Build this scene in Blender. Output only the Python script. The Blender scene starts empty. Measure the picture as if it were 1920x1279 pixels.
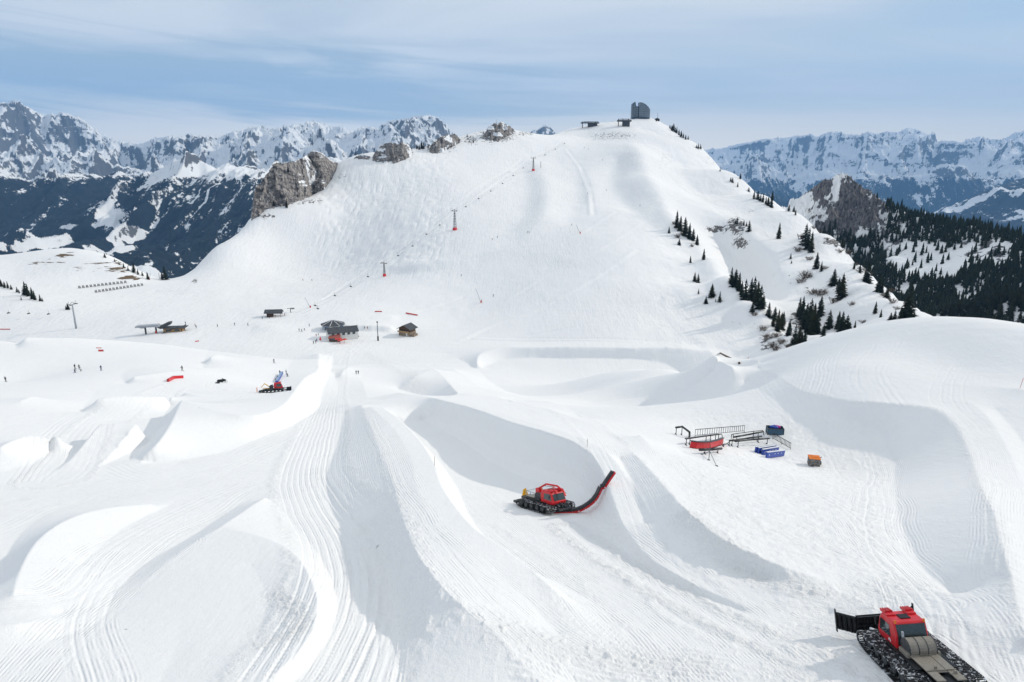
import bpy, bmesh, math, random, os
import numpy as np
from mathutils import Vector, Matrix
R = math.radians
Q = float(os.environ.get('SCENE_Q', '1'))
C = bpy.context.scene.collection
random.seed(7)

# ------------------------------------------------------------------ camera
PITCH = R(14.9)
FP = 1280.0                      # focal length in photo pixels (photo is 1920 x 1279)
cam_d = bpy.data.cameras.new('camera')
cam = bpy.data.objects.new('camera', cam_d); C.objects.link(cam)
cam.location = (0, 0, 0); cam.rotation_euler = (R(90) - PITCH, 0, 0)
cam_d.sensor_width = 36.0; cam_d.lens = 24.0
cam_d.clip_start = 0.5; cam_d.clip_end = 200000
bpy.context.scene.camera = cam

# ------------------------------------------------------------------ sun and sky
SUN_EL, SUN_AZ = 28.0, 72.0      # azimuth clockwise from the view direction (+Y)
sd = Vector((math.sin(R(SUN_AZ)) * math.cos(R(SUN_EL)), math.cos(R(SUN_AZ)) * math.cos(R(SUN_EL)), math.sin(R(SUN_EL))))
sl = bpy.data.lights.new('sun', 'SUN'); sl.energy = 2.7; sl.angle = R(1.2); sl.color = (1.0, 0.92, 0.79)
sun = bpy.data.objects.new('sun', sl); C.objects.link(sun)
sun.rotation_euler = sd.to_track_quat('Z', 'Y').to_euler()

sc = bpy.context.scene
sc.view_settings.view_transform = 'Standard'; sc.view_settings.look = 'None'
sc.view_settings.exposure = -0.10; sc.view_settings.gamma = 1.0
sc.render.engine = 'CYCLES'
sc.cycles.max_bounces = 5; sc.cycles.diffuse_bounces = 3; sc.cycles.glossy_bounces = 2
sc.cycles.transmission_bounces = 2; sc.cycles.volume_bounces = 1; sc.cycles.transparent_max_bounces = 8

def nt(tree):
    class N:
        def __call__(s, typ, **kw):
            n = tree.nodes.new(typ)
            for k, v in kw.items():
                if k.startswith('_'): setattr(n, k[1:], v)
                elif k.startswith('i') and k[1:].isdigit(): s.put(n.inputs[int(k[1:])], v)
                else: s.put(n.inputs[k.replace('__', ' ')], v)
            return n
        def put(s, inp, v):
            if isinstance(v, bpy.types.NodeSocket): tree.links.new(v, inp)
            else: inp.default_value = v
        def math(s, op, a, b=0.0, clamp=False):
            n = tree.nodes.new('ShaderNodeMath'); n.operation = op; n.use_clamp = clamp
            s.put(n.inputs[0], a); s.put(n.inputs[1], b); return n.outputs[0]
        def mix(s, f, a, b):
            n = tree.nodes.new('ShaderNodeMix'); n.data_type = 'RGBA'
            s.put(n.inputs[0], f); s.put(n.inputs[6], a); s.put(n.inputs[7], b); return n.outputs[2]
        def ramp(s, f, a, b, lo=0.0, hi=1.0):
            n = tree.nodes.new('ShaderNodeMapRange'); n.interpolation_type = 'SMOOTHSTEP'
            s.put(n.inputs[0], f); s.put(n.inputs[1], a); s.put(n.inputs[2], b); s.put(n.inputs[3], lo); s.put(n.inputs[4], hi)
            return n.outputs[0]
    return N()

world = bpy.data.worlds.new('World'); sc.world = world; world.use_nodes = True
wt = world.node_tree; wt.nodes.clear(); N = nt(wt)
sky = N('ShaderNodeTexSky', _sky_type='NISHITA', _sun_disc=False, _sun_elevation=R(SUN_EL), _sun_rotation=R(SUN_AZ), _altitude=2000.0, _dust_density=1.0)
tc = N('ShaderNodeTexCoord'); sep = N('ShaderNodeSeparateXYZ', i0=tc.outputs['Generated'])
X_, Y_, Z_ = sep.outputs
hor = N.math('SQRT', N.math('ADD', N.math('MULTIPLY', X_, X_), N.math('MULTIPLY', Y_, Y_)))
az_ = N.math('ARCTAN2', X_, Y_)
el_ = N.math('ARCTAN2', Z_, hor)
# high veil of cirrus, mapped on a flat cloud deck so that it streaks with perspective
zc = N.math('MAXIMUM', Z_, 0.03)
cx = N.math('DIVIDE', X_, N.math('ADD', zc, 0.10)); cy = N.math('DIVIDE', Y_, N.math('ADD', zc, 0.10))
v1 = N('ShaderNodeCombineXYZ', i0=N.math('MULTIPLY', cx, 0.45), i1=N.math('MULTIPLY', cy, 1.0), i2=0.0)
n1 = N('ShaderNodeTexNoise', Vector=v1.outputs[0], Scale=0.9, Detail=6.0, Roughness=0.5, Distortion=0.5)
# dark flat layer of altostratus low in the sky, left of the picture
v2 = N('ShaderNodeCombineXYZ', i0=N.math('MULTIPLY', az_, 2.2), i1=N.math('MULTIPLY', N.math('ADD', el_, N.math('MULTIPLY', az_, 0.06)), 26.0), i2=3.0)
n2 = N('ShaderNodeTexNoise', Vector=v2.outputs[0], Scale=1.0, Detail=5.0, Roughness=0.55, Distortion=0.7)
band_c = N.math('ADD', 0.092, N.math('MULTIPLY', az_, -0.03))
bd = N.math('ABSOLUTE', N.math('SUBTRACT', el_, band_c))
bw = N.math('ADD', N.math('MULTIPLY', N.ramp(n2.outputs[0], 0.3, 0.7), 0.06), N.math('MULTIPLY', az_, -0.045))
band = N.ramp(N.math('SUBTRACT', bw, bd), -0.012, 0.035)
band = N.math('MULTIPLY', band, N.ramp(az_, 0.5, -0.35, 0.15, 1.0))
veil = N.ramp(n1.outputs[0], 0.38, 0.60, 0.72, 1.0)
patch = N.math('MULTIPLY', N.ramp(az_, 0.35, 0.62), N.ramp(el_, 0.07, 0.2))
veil = N.math('MULTIPLY', veil, N.math('SUBTRACT', 1.0, N.math('MULTIPLY', patch, 0.45)))
veil = N.math('MAXIMUM', veil, N.ramp(el_, 0.32, 0.6, 0.0, 0.97))
skyc = N.mix(veil, N('ShaderNodeVectorMath', _operation='MULTIPLY', i0=sky.outputs[0], i1=(1.0, 1.2, 1.2)).outputs[0], (9.6, 10.1, 10.4, 1))
glow = N.ramp(el_, 0.10, 0.0, 0.0, 0.95)
skyc = N.mix(glow, skyc, (15.5, 13.9, 11.2, 1))
skyc = N.mix(band, skyc, (5.7, 7.1, 8.2, 1))
bg = N('ShaderNodeBackground', Color=skyc, Strength=0.094)
wo = N('ShaderNodeOutputWorld'); wt.links.new(bg.outputs[0], wo.inputs[0])

# ------------------------------------------------------------------ numpy helpers
def ray(px, py):
    a = (np.asarray(px, float) - 960) / FP; b = (639.5 - np.asarray(py, float)) / FP
    cp, sp = math.cos(PITCH), math.sin(PITCH)
    return a, cp + b * sp, -sp + b * cp
def P(px, py, Y):
    dx, dy, dz = ray(px, py)
    return np.array([dx / dy * Y, Y, dz / dy * Y], float)

def _h(ix, iy, seed):
    n = (ix.astype(np.int64) * 374761393 + iy.astype(np.int64) * 668265263 + seed * 1274126177) & 0xFFFFFFFF
    n = ((n ^ (n >> 13)) * 1103515245) & 0xFFFFFFFF
    n = ((n ^ (n >> 16)) * 2246822519) & 0xFFFFFFFF
    return (((n ^ (n >> 13)) & 0xFFFF) / 32767.5 - 1.0).astype(np.float32)
def vn(x, y, seed=0):
    x0 = np.floor(x); y0 = np.floor(y); fx = (x - x0).astype(np.float32); fy = (y - y0).astype(np.float32)
    ix = x0.astype(np.int64); iy = y0.astype(np.int64)
    sx = fx * fx * fx * (fx * (fx * 6 - 15) + 10); sy = fy * fy * fy * (fy * (fy * 6 - 15) + 10)
    a = _h(ix, iy, seed); b = _h(ix + 1, iy, seed); c = _h(ix, iy + 1, seed); d = _h(ix + 1, iy + 1, seed)
    return (a + (b - a) * sx) * (1 - sy) + (c + (d - c) * sx) * sy
def fbm(x, y, oct=4, seed=0, rough=0.5):
    r = 0; a = 1.0; t = 0
    for i in range(oct):
        ca, sa = math.cos(0.6 * i), math.sin(0.6 * i)
        r = r + a * vn((x * ca - y * sa) * 2 ** i, (x * sa + y * ca) * 2 ** i, seed + i * 17); t += a; a *= rough
    return r / t
def ridged(x, y, oct=5, seed=0, rough=0.5):
    r = 0; a = 1.0; t = 0; w = 1.0
    for i in range(oct):
        ca, sa = math.cos(0.8 * i), math.sin(0.8 * i)
        v = 1 - np.abs(vn((x * ca - y * sa) * 2 ** i, (x * sa + y * ca) * 2 ** i, seed + i * 31)) * 1.6
        v = np.clip(v, -0.3, 1) ; v = v * np.abs(v)
        r = r + a * v * w; t += a; a *= rough; w = np.clip(v * 1.4 + 0.25, 0.1, 1)
    return r / t
def sstep(x, a, b):
    t = np.clip((x - a) / (b - a), 0, 1); return t * t * (3 - 2 * t)

def tps(pts, scale, lam=1e-4):
    pts = np.array(pts, float); xy = pts[:, :2] / scale; n = len(pts)
    d = np.hypot(xy[:, None, 0] - xy[None, :, 0], xy[:, None, 1] - xy[None, :, 1])
    K = np.where(d > 0, d * d * np.log(np.maximum(d, 1e-9)), 0) + np.eye(n) * lam
    Pm = np.c_[np.ones(n), xy]
    A = np.block([[K, Pm], [Pm.T, np.zeros((3, 3))]])
    s = np.linalg.solve(A, np.r_[pts[:, 2], np.zeros(3)])
    def f(x, y):
        x = np.asarray(x, float) / scale; y = np.asarray(y, float) / scale
        o = s[n] + s[n + 1] * x + s[n + 2] * y
        for i in range(n):
            d2 = (x - xy[i, 0]) ** 2 + (y - xy[i, 1]) ** 2
            o = o + s[i] * 0.5 * d2 * np.log(np.maximum(d2, 1e-18))
        return o
    return f
def eval_coarse(f, AZ, LR, k=8):
    """evaluate f(x,y) on every k-th node of a polar grid, then bilinear up"""
    ia = np.unique(np.r_[np.arange(0, len(AZ), k), len(AZ) - 1]); ir = np.unique(np.r_[np.arange(0, len(LR), k), len(LR) - 1])
    A, L = np.meshgrid(AZ[ia], LR[ir], indexing='ij'); Rr = np.exp(L)
    z = f(np.sin(A) * Rr, np.cos(A) * Rr)
    t = np.empty((len(ia), len(LR)))
    for i in range(len(ia)): t[i] = np.interp(LR, LR[ir], z[i])
    o = np.empty((len(AZ), len(LR)))
    for j in range(len(LR)): o[:, j] = np.interp(AZ, AZ[ia], t[:, j])
    return o
def blur(a, s, axis):
    k = int(s * 3) + 1; w = np.exp(-0.5 * (np.arange(-k, k + 1) / s) ** 2); w /= w.sum()
    pad = [(0, 0), (0, 0)]; pad[axis] = (k, k)
    b = np.pad(a, pad, mode='edge'); o = np.zeros_like(a)
    n = a.shape[axis]
    for i, wi in enumerate(w):
        o += wi * (b[i:i + n] if axis == 0 else b[:, i:i + n])
    return o

def grid_mesh(name, Vx, mat, attrs=None, parent=None, keep=None, smooth=True):
    na, nr = Vx.shape[:2]
    me = bpy.data.meshes.new(name)
    me.vertices.add(na * nr); me.vertices.foreach_set('co', Vx.reshape(-1).astype(np.float32))
    idx = np.arange(na * nr).reshape(na, nr)
    f = np.stack([idx[:-1, :-1], idx[1:, :-1], idx[1:, 1:], idx[:-1, 1:]], -1).reshape(-1, 4)
    if keep is not None: f = f[keep.reshape(-1)]
    n = len(f)
    me.loops.add(n * 4); me.loops.foreach_set('vertex_index', f.reshape(-1).astype(np.int32))
    me.polygons.add(n); me.polygons.foreach_set('loop_start', np.arange(0, n * 4, 4, dtype=np.int32))
    me.polygons.foreach_set('loop_total', np.full(n, 4, np.int32))
    me.polygons.foreach_set('use_smooth', np.full(n, smooth))
    for k, v in (attrs or {}).items():
        at = me.attributes.new(k, 'FLOAT', 'POINT'); at.data.foreach_set('value', v.reshape(-1).astype(np.float32))
    me.update(); me.validate()
    me.materials.append(mat)
    o = bpy.data.objects.new(name, me); C.objects.link(o)
    if parent: o.parent = parent
    return o
def structure(o, kind='structure'):
    o['kind'] = kind; return o

# ------------------------------------------------------------------ materials
MATS = {}
def mat(name, col, rough=0.6, metal=0.0, noise=0.12, nscale=8.0, spec=0.3, bump=0.0):
    if name in MATS: return MATS[name]
    m = bpy.data.materials.new(name); m.use_nodes = True; t = m.node_tree; N = nt(t)
    b = t.nodes['Principled BSDF']
    tc = N('ShaderNodeTexCoord')
    n = N('ShaderNodeTexNoise', Vector=tc.outputs['Object'], Scale=nscale, Detail=4.0)
    f = N.ramp(n.outputs[0], 0.3, 0.7)
    lo = tuple(c * (1 - noise * 2) for c in col) + (1,); hi = tuple(min(1, c * (1 + noise)) for c in col) + (1,)
    t.links.new(N.mix(f, lo, hi), b.inputs['Base Color'])
    b.inputs['Roughness'].default_value = rough; b.inputs['Metallic'].default_value = metal
    b.inputs['Specular IOR Level'].default_value = spec
    if bump:
        bn = N('ShaderNodeBump', Strength=bump, Distance=0.05, Height=n.outputs[0]); t.links.new(bn.outputs[0], b.inputs['Normal'])
    MATS[name] = m; return m

SNOW = (0.80, 0.81, 0.825, 1)
def terrain_mat(name, kind, rk_lo=(0.085, 0.08, 0.08, 1), rk_hi=(0.37, 0.34, 0.32, 1)):
    m = bpy.data.materials.new(name); m.use_nodes = True; t = m.node_tree; N = nt(t)
    b = t.nodes['Principled BSDF']; b.inputs['Roughness'].default_value = 0.7; b.inputs['Specular IOR Level'].default_value = 0.12
    geo = N('ShaderNodeNewGeometry'); pos = geo.outputs['Position']
    def attr(n): return N('ShaderNodeAttribute', _attribute_name=n).outputs['Fac']
    def noise(s, d=6.0, r=0.55, v=None, dist=0.0):
        return N('ShaderNodeTexNoise', Vector=v or pos, Scale=s, Detail=d, Roughness=r, Distortion=dist).outputs[0]
    if kind == 'near':
        # the slope is worked snow: fine crust, chopped clods where the attribute says so
        tint = N.mix(noise(0.02, 4), (0.81, 0.808, 0.812, 1), (0.86, 0.853, 0.848, 1))
        rk = attr('rock'); gr = attr('grass'); n1 = noise(0.35, 8, 0.62); n2 = noise(1.6, 6, 0.6)
        rm = N.ramp(N.math('ADD', rk, N.math('MULTIPLY', N.math('SUBTRACT', n1, 0.5), 2.2)), 0.52, 0.60)
        rockc = N.mix(N.ramp(noise(0.9, 8, 0.65), 0.35, 0.65), (0.06, 0.058, 0.06, 1), (0.26, 0.245, 0.235, 1))
        vg = N('ShaderNodeCombineXYZ')
        sp = N('ShaderNodeSeparateXYZ', i0=pos)
        N.put(vg.inputs[0], N.math('MULTIPLY', sp.outputs[0], 0.12)); N.put(vg.inputs[1], N.math('MULTIPLY', sp.outputs[1], 0.12)); N.put(vg.inputs[2], N.math('MULTIPLY', sp.outputs[2], 1.3))
        gm = N.ramp(N.math('ADD', gr, N.math('MULTIPLY', N.math('SUBTRACT', noise(0.5, 8, 0.65, vg.outputs[0]), 0.5), 2.2)), 0.54, 0.64)
        grassc = N.mix(n2, (0.09, 0.055, 0.03, 1), (0.24, 0.17, 0.10, 1))
        col = N.mix(rm, tint, rockc); col = N.mix(gm, col, grassc)
        t.links.new(col, b.inputs['Base Color'])
        rough = attr('rough')
        clod = N('ShaderNodeTexVoronoi', Vector=pos, Scale=2.2, Randomness=1.0).outputs[0]
        fine = noise(9.0, 5, 0.6); mid = noise(0.7, 6, 0.6)
        h = N.math('ADD', N.math('MULTIPLY', fine, 0.035), N.math('MULTIPLY', mid, 0.10))
        h = N.math('ADD', h, N.math('MULTIPLY', rough, N.math('ADD', N.math('MULTIPLY', noise(3.5, 4, 0.7), 0.28), N.math('MULTIPLY', clod, -0.10))))
        h = N.math('ADD', h, N.math('MULTIPLY', N.math('ADD', rm, gm), N.math('MULTIPLY', n2, 0.8)))
        ribs = N.math('SINE', N.math('MULTIPLY', attr('lateral'), 2 * math.pi / 0.24))
        h = N.math('ADD', h, N.math('MULTIPLY', N.math('MULTIPLY', ribs, attr('cord')), N.math('MULTIPLY', N.ramp(noise(0.8, 4, 0.6), 0.4, 0.6), 0.022)))
        vs = N('ShaderNodeCombineXYZ'); N.put(vs.inputs[0], N.math('MULTIPLY', sp.outputs[0], 0.55)); N.put(vs.inputs[1], N.math('MULTIPLY', sp.outputs[1], 0.07))
        h = N.math('ADD', h, N.math('MULTIPLY', attr('skied'), N.math('ADD', N.math('MULTIPLY', noise(1.0, 6, 0.7, vs.outputs[0], 0.5), 0.65), N.math('MULTIPLY', noise(0.22, 5, 0.6), 0.5))))
        bn = N('ShaderNodeBump', Strength=0.8, Distance=1.0, Height=h); t.links.new(bn.outputs[0], b.inputs['Normal'])
    elif kind == 'crag':
        rk = attr('rock'); n1 = noise(0.05, 9, 0.65); n3 = noise(0.25, 8, 0.65)
        rm = N.ramp(N.math('ADD', rk, N.math('MULTIPLY', N.math('SUBTRACT', n1, 0.5), 2.4)), 0.5, 0.57)
        sp = N('ShaderNodeSeparateXYZ', i0=pos); vg = N('ShaderNodeCombineXYZ')
        for i, k in enumerate((0.5, 0.5, 0.12)): N.put(vg.inputs[i], N.math('MULTIPLY', sp.outputs[i], k))
        streak = noise(0.8, 8, 0.7, vg.outputs[0])
        rockc = N.mix(N.ramp(streak, 0.35, 0.65), rk_lo, rk_hi)
        wd = attr('wood')
        wm = N.ramp(N.math('ADD', wd, N.math('MULTIPLY', N.math('SUBTRACT', noise(0.08, 9, 0.7), 0.5), 2.0)), 0.5, 0.6)
        col = N.mix(rm, SNOW, rockc); col = N.mix(wm, col, N.mix(n3, (0.02, 0.028, 0.03, 1), (0.075, 0.06, 0.055, 1)))
        t.links.new(col, b.inputs['Base Color'])
        h = N.math('ADD', N.math('MULTIPLY', n1, 4.0), N.math('MULTIPLY', n3, 1.2))
        bn = N('ShaderNodeBump', Strength=0.6, Distance=1.0, Height=N.math('MULTIPLY', h, N.math('ADD', rm, 0.12))); t.links.new(bn.outputs[0], b.inputs['Normal'])
    else:
        # far ranges: snow that sticks where it is flat enough, bare rock on the walls, forest below the tree line
        nz = N('ShaderNodeSeparateXYZ', i0=geo.outputs['Normal']).outputs[2]
        rk = attr('rock'); n1 = noise(0.0016, 10, 0.68); n3 = noise(0.012, 9, 0.75)
        sp = N('ShaderNodeSeparateXYZ', i0=pos); vg = N('ShaderNodeCombineXYZ')
        for i, k in enumerate((0.25, 0.25, 3.0)): N.put(vg.inputs[i], N.math('MULTIPLY', sp.outputs[i], k))
        strata = noise(0.0028, 8, 0.6, vg.outputs[0], 0.6)
        q = N.math('ADD', N.math('MULTIPLY', N.math('SUBTRACT', 0.78, nz), 1.7), N.math('MULTIPLY', N.math('SUBTRACT', n1, 0.5), 1.6))
        q = N.math('ADD', q, N.math('MULTIPLY', N.math('SUBTRACT', n3, 0.5), 2.4))
        q = N.math('ADD', q, N.math('MULTIPLY', N.math('SUBTRACT', strata, 0.5), 1.2)); q = N.math('ADD', q, rk)
        rm = N.ramp(q, 0.38, 0.56)
        rockc = N.mix(n3, (0.06, 0.063, 0.07, 1), (0.17, 0.17, 0.175, 1))
        wd = attr('wood'); wv = N('ShaderNodeCombineXYZ')
        for i, k in enumerate((1.0, 0.3, 0.4)): N.put(wv.inputs[i], N.math('MULTIPLY', sp.outputs[i], k))
        wd = N.math('ADD', wd, N.math('MULTIPLY', N.math('SUBTRACT', noise(0.028, 5, 0.65), 0.5), 0.7))
        wm = N.ramp(N.math('ADD', wd, N.math('MULTIPLY', N.math('SUBTRACT', noise(0.009, 10, 0.74, wv.outputs[0]), 0.5), 1.9)), 0.5, 0.56)
        col = N.mix(rm, SNOW, rockc); col = N.mix(wm, col, N.mix(noise(0.03, 4), (0.003, 0.008, 0.014, 1), (0.010, 0.019, 0.028, 1)))  # forest base colour tinted blue: some distance haze is painted into it
        t.links.new(col, b.inputs['Base Color'])
        bn = N('ShaderNodeBump', Strength=0.7, Distance=30.0, Height=N.math('ADD', n1, N.math('MULTIPLY', n3, 0.5))); t.links.new(bn.outputs[0], b.inputs['Normal'])
    return m
M_NEAR = terrain_mat('slope_snow', 'near'); M_CRAG = terrain_mat('crag_rock_and_snow', 'crag'); M_FAR = terrain_mat('far_range', 'far'); M_RIDGE = terrain_mat('ridge_rock_and_snow', 'crag', (0.035, 0.036, 0.042, 1), (0.20, 0.19, 0.195, 1))

# ------------------------------------------------------------------ the ski bowl and the mountain: one height field on a polar grid
NA, NR = int(1500 * Q), int(1500 * Q)
AZ = np.linspace(R(-45), R(45), NA); LR = np.linspace(math.log(14), math.log(1750), NR)
GA, GL = np.meshgrid(AZ, LR, indexing='ij'); GR = np.exp(GL); GX = np.sin(GA) * GR; GY = np.cos(GA) * GR

# near hill (the snow park slope falls away from the camera)
def plane(x, y): return -18.8 - 0.262 * y
ptsA = []
for y in (14, 30, 50, 75, 105, 150, 200):
    for x in (-2.2, -0.9, -0.45, 0.0, 0.3):
        X = x * (y + 6)
        ptsA.append((X, y, plane(X, y) + (0.055 * max(0, -X - 30) if y > 90 else 0)))
for y in (14, 30, 50):
    for x in (0.8, 1.8): ptsA.append((x * (y + 6), y, plane(0, y) + 0.8))
for p in [(1380,830,108),(1525,870,98),(1600,700,128),(1500,700,142),(1800,700,122),(1700,650,136),(1400,740,140),(1300,770,148),(1200,760,180)]:
    q = P(*p); ptsA.append((q[0], q[1], q[2] - 2.0 * (p[2] < 109)))
crest = [(1060,745,232),(1130,735,215),(1250,718,198),(1340,700,186),(1430,673,174),(1500,650,166),(1600,622,156),(1680,606,149),(1755,600,143),(1840,606,135),(1920,624,128),(2060,650,120)]
for p in crest:
    q = P(*p); ptsA.append(tuple(q))
    u = np.array([q[0], q[1]]) / math.hypot(q[0], q[1])
    k = 0.5 if p[0] < 1300 else 1.0
    for d, dz in ((35, 12), (80, 42), (160, 110)): ptsA.append((q[0] + u[0] * d, q[1] + u[1] * d, q[2] - dz * k * 1.1))
for p in [(145,700,213),(343,700,213),(515,738,222),(600,700,265),(668,704,285),(15,720,205),(0,620,280),(143,615,297),(0,545,320),(-80,520,330),(60,566,322),(130,580,326),(200,604,330),(270,622,345),(250,660,262),(400,660,285),(-250,700,200),(-250,600,270)]:
    ptsA.append(tuple(P(*p)))
for x, y, z in [(-260,385,-104),(-220,380,-104),(-170,385,-108),(-330,400,-100),(-120,340,-103),(-60,330,-103),(0,330,-106),(50,330,-108),(-60,400,-115),(-160,430,-118),(-420,380,-90),(60,420,-130),(-300,460,-125)]: ptsA.append((x, y, z))
ZA = eval_coarse(tps(ptsA, 100.0, 1e-3), AZ, LR, 6)
ZA = np.where(GR > 330, ZA - (GR - 330) * 0.35, ZA)
ZA[GR > 800] = -900

# valley floor, the piste mountain and its right flank
ptsB = []
def addB(L): ptsB.extend(tuple(P(*p)) for p in L)
addB([(640,640,385),(640,620,410),(640,600,434),(640,560,500),(640,540,548),(400,540,548),(500,600,434),(400,600,434),(300,600,434),(200,560,500),(200,540,545),
 (640,500,640),(640,450,690),(640,400,740),(640,350,800),(500,500,632),(520,450,680),(500,420,700),
 (850,600,438),(850,550,500),(850,500,560),(850,450,620),(850,400,690),(850,350,770),(850,300,870),
 (740,600,436),(740,550,505),(740,500,590),(740,450,655),(740,400,715),(740,350,790),
 (1000,640,370),(1000,600,410),(1000,550,465),(1000,500,530),(1000,450,600),(1000,400,690),(1000,350,800),(1000,300,920),
 (1180,640,350),(1180,600,385),(1180,550,435),(1180,500,490),(1180,450,560),(1180,400,660),(1180,350,780),(1170,300,910),(1180,250,1060),
 (1090,300,930),(1100,350,795),(1090,400,680),(1100,262,1060),
 (1250,400,700),(1228,350,810),(1218,300,930),(1212,250,1080)])
# convex rib left of the gully, the gully, the second rib
addB([(1270,420,650),(1300,450,590),(1340,500,505),(1380,540,430),(1425,590,375),(1470,645,325),(1500,680,300),(1270,470,560),(1290,530,470),(1320,600,385),(1400,650,335)])
addB([(1330,405,680),(1350,440,640),(1375,480,585),(1400,530,520),(1425,570,455),(1470,620,395),(1520,660,350)])
addB([(1300,370,790),(1400,410,690),(1450,450,600),(1480,500,510),(1540,560,425),(1590,620,350),(1290,320,930),(1350,370,800)])
sil = [(1240,232,1165),(1290,266,1085),(1310,275,1050),(1380,327,880),(1440,370,760),(1500,402,665),(1560,442,560),(1620,497,460),(1660,533,405),(1710,573,355),(1760,604,315),(1830,660,280)]
for p in sil:
    q = P(*p); ptsB.append(tuple(q)); s = p[2] / 600.0
    for dx, dy, dz in ((30, 20, 32), (90, 60, 105), (220, 150, 240)): ptsB.append((q[0] + dx * s, q[1] + dy * s, q[2] - dz * s))
back = [(640,302,860),(700,300,905),(760,292,935),(850,262,965),(905,248,1000),(960,250,1030),(1000,259,1060),(1060,247,1100),(1110,236,1130),(1160,230,1150),(1200,222,1175)]
for p in back:
    q = P(*p); ptsB.append(tuple(q))
    for dy, dz in ((50, 22), (160, 110), (380, 260)): ptsB.append((q[0], q[1] + dy, q[2] - dz))
for p in [(325,521,600),(400,466,640),(475,416,700),(560,372,760)]:
    q = P(*p); ptsB.append(tuple(q))
    for dx, dy, dz in ((-25, 35, 26), (-70, 100, 100), (-120, 260, 230)): ptsB.append((q[0] + dx, q[1] + dy, q[2] - dz))
# small hill on the left, with the avalanche barriers in front of it
for p in [(0,478,600),(70,470,605),(140,470,600),(190,480,590),(240,500,585),(285,524,580)]:
    q = P(*p); ptsB.append(tuple(q)); ptsB.append((q[0] - 10, q[1] + 50, q[2] - 22)); ptsB.append((q[0] - 10, q[1] + 160, q[2] - 130))
addB([(0,520,545),(100,510,560),(180,520,562),(60,560,480),(-100,470,620),(-150,520,520),(300,535,558)])
for x, y in [(-150,320),(-40,320),(40,310),(110,305)]: ptsB.append((x, y, -101.0))
for x, y in [(-300,300),(-150,200),(0,200),(120,200),(250,250),(0,80),(-350,400)]: ptsB.append((x, y, -112.0))
ZB = eval_coarse(tps(ptsB, 300.0, 2e-4), AZ, LR, 6)
def smax(a, b, k):
    h = np.clip(0.5 + 0.5 * (a - b) / k, 0, 1); return b + (a - b) * h + k * h * (1 - h)
BASE = smax(ZA, ZB, 6.0)

class Surf:
    def __init__(s, Z, AZ=AZ, LR=LR): s.Z = Z; s.AZ = AZ; s.LR = LR
    def z(s, x, y):
        x = np.asarray(x, float); y = np.asarray(y, float)
        a = (np.arctan2(x, y) - s.AZ[0]) / (s.AZ[1] - s.AZ[0]); l = (np.log(np.hypot(x, y) + 1e-9) - s.LR[0]) / (s.LR[1] - s.LR[0])
        a = np.clip(a, 0, len(s.AZ) - 1.001); l = np.clip(l, 0, len(s.LR) - 1.001)
        i = a.astype(int); j = l.astype(int); fa = a - i; fl = l - j; Z = s.Z
        return (Z[i, j] * (1 - fa) + Z[i + 1, j] * fa) * (1 - fl) + (Z[i, j + 1] * (1 - fa) + Z[i + 1, j + 1] * fa) * fl
    def hit(s, px, py, h=0.0, y0=16.0, y1=1500.0):
        """the spot where the line of sight first meets the surface lifted by h"""
        dx, dy, dz = ray(px, py)
        Ys = np.exp(np.linspace(math.log(y0), math.log(y1), 2600))
        d = s.z(dx / dy * Ys, Ys) + h - dz / dy * Ys
        k = np.argmax(d >= 0)
        if not (d >= 0).any() and getattr(s, 'retry', 0) < 8:
            s.retry = getattr(s, 'retry', 0) + 1; r = s.hit(px, py + 2.5, h, y0, y1); s.retry = 0; return r
        if not (d >= 0).any(): k = np.argmax(d); Yh = Ys[k]
        elif k == 0: Yh = Ys[0]
        else:
            t = d[k - 1] / (d[k - 1] - d[k]); Yh = Ys[k - 1] + (Ys[k] - Ys[k - 1]) * t
        return np.array([dx / dy * Yh, Yh, dz / dy * Yh], float)
SB = Surf(BASE)
def dens(L, n=14):
    """resample a traced line (px, py, h, ...) smoothly"""
    L = np.array(L, float); t = np.r_[0, np.cumsum(np.hypot(*np.diff(L[:, :2], axis=0).T))]
    q = np.linspace(0, t[-1], max(3, len(L) * n)); m = []
    for c in range(L.shape[1]):
        v = L[:, c]; g = np.gradient(v, t); k = np.clip(np.searchsorted(t, q) - 1, 0, len(t) - 2)
        hh = t[k + 1] - t[k]; s = (q - t[k]) / hh
        m.append((2*s**3-3*s**2+1)*v[k] + (s**3-2*s**2+s)*hh*g[k] + (-2*s**3+3*s**2)*v[k+1] + (s**3-s**2)*hh*g[k+1])
    return np.array(m).T
HK = 1.12
def line(L, n=14, y0=16.0):
    """traced break line -> array of (x, y, height above the base slope)"""
    D = dens(L, n); D[:, 2] *= HK; return np.array([np.r_[SB.hit(a, b, c, y0)[:2], c] for a, b, c in D])
def off(W, dx, dy, h):
    o = W.copy(); o[:, 0] += dx; o[:, 1] += dy; o[:, 2] = W[:, 2] * h if isinstance(h, float) else h
    return o
def shift_n(W, d, hf):
    """offset sideways (left of travel direction positive) by d, heights scaled by hf"""
    t = np.gradient(W[:, :2], axis=0); t /= np.linalg.norm(t, axis=1)[:, None] + 1e-9
    o = W.copy(); o[:, 0] -= t[:, 1] * d; o[:, 1] += t[:, 0] * d; o[:, 2] = W[:, 2] * hf; return o

def shift_v(W, d, hf):
    t = np.gradient(W[:, :2], axis=0); t /= np.linalg.norm(t, axis=1)[:, None] + 1e-9
    o = W.copy(); q = d * W[:, 2] / W[:, 2].max(); o[:, 0] -= t[:, 1] * q; o[:, 1] += t[:, 0] * q; o[:, 2] = W[:, 2] * hf; return o

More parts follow.
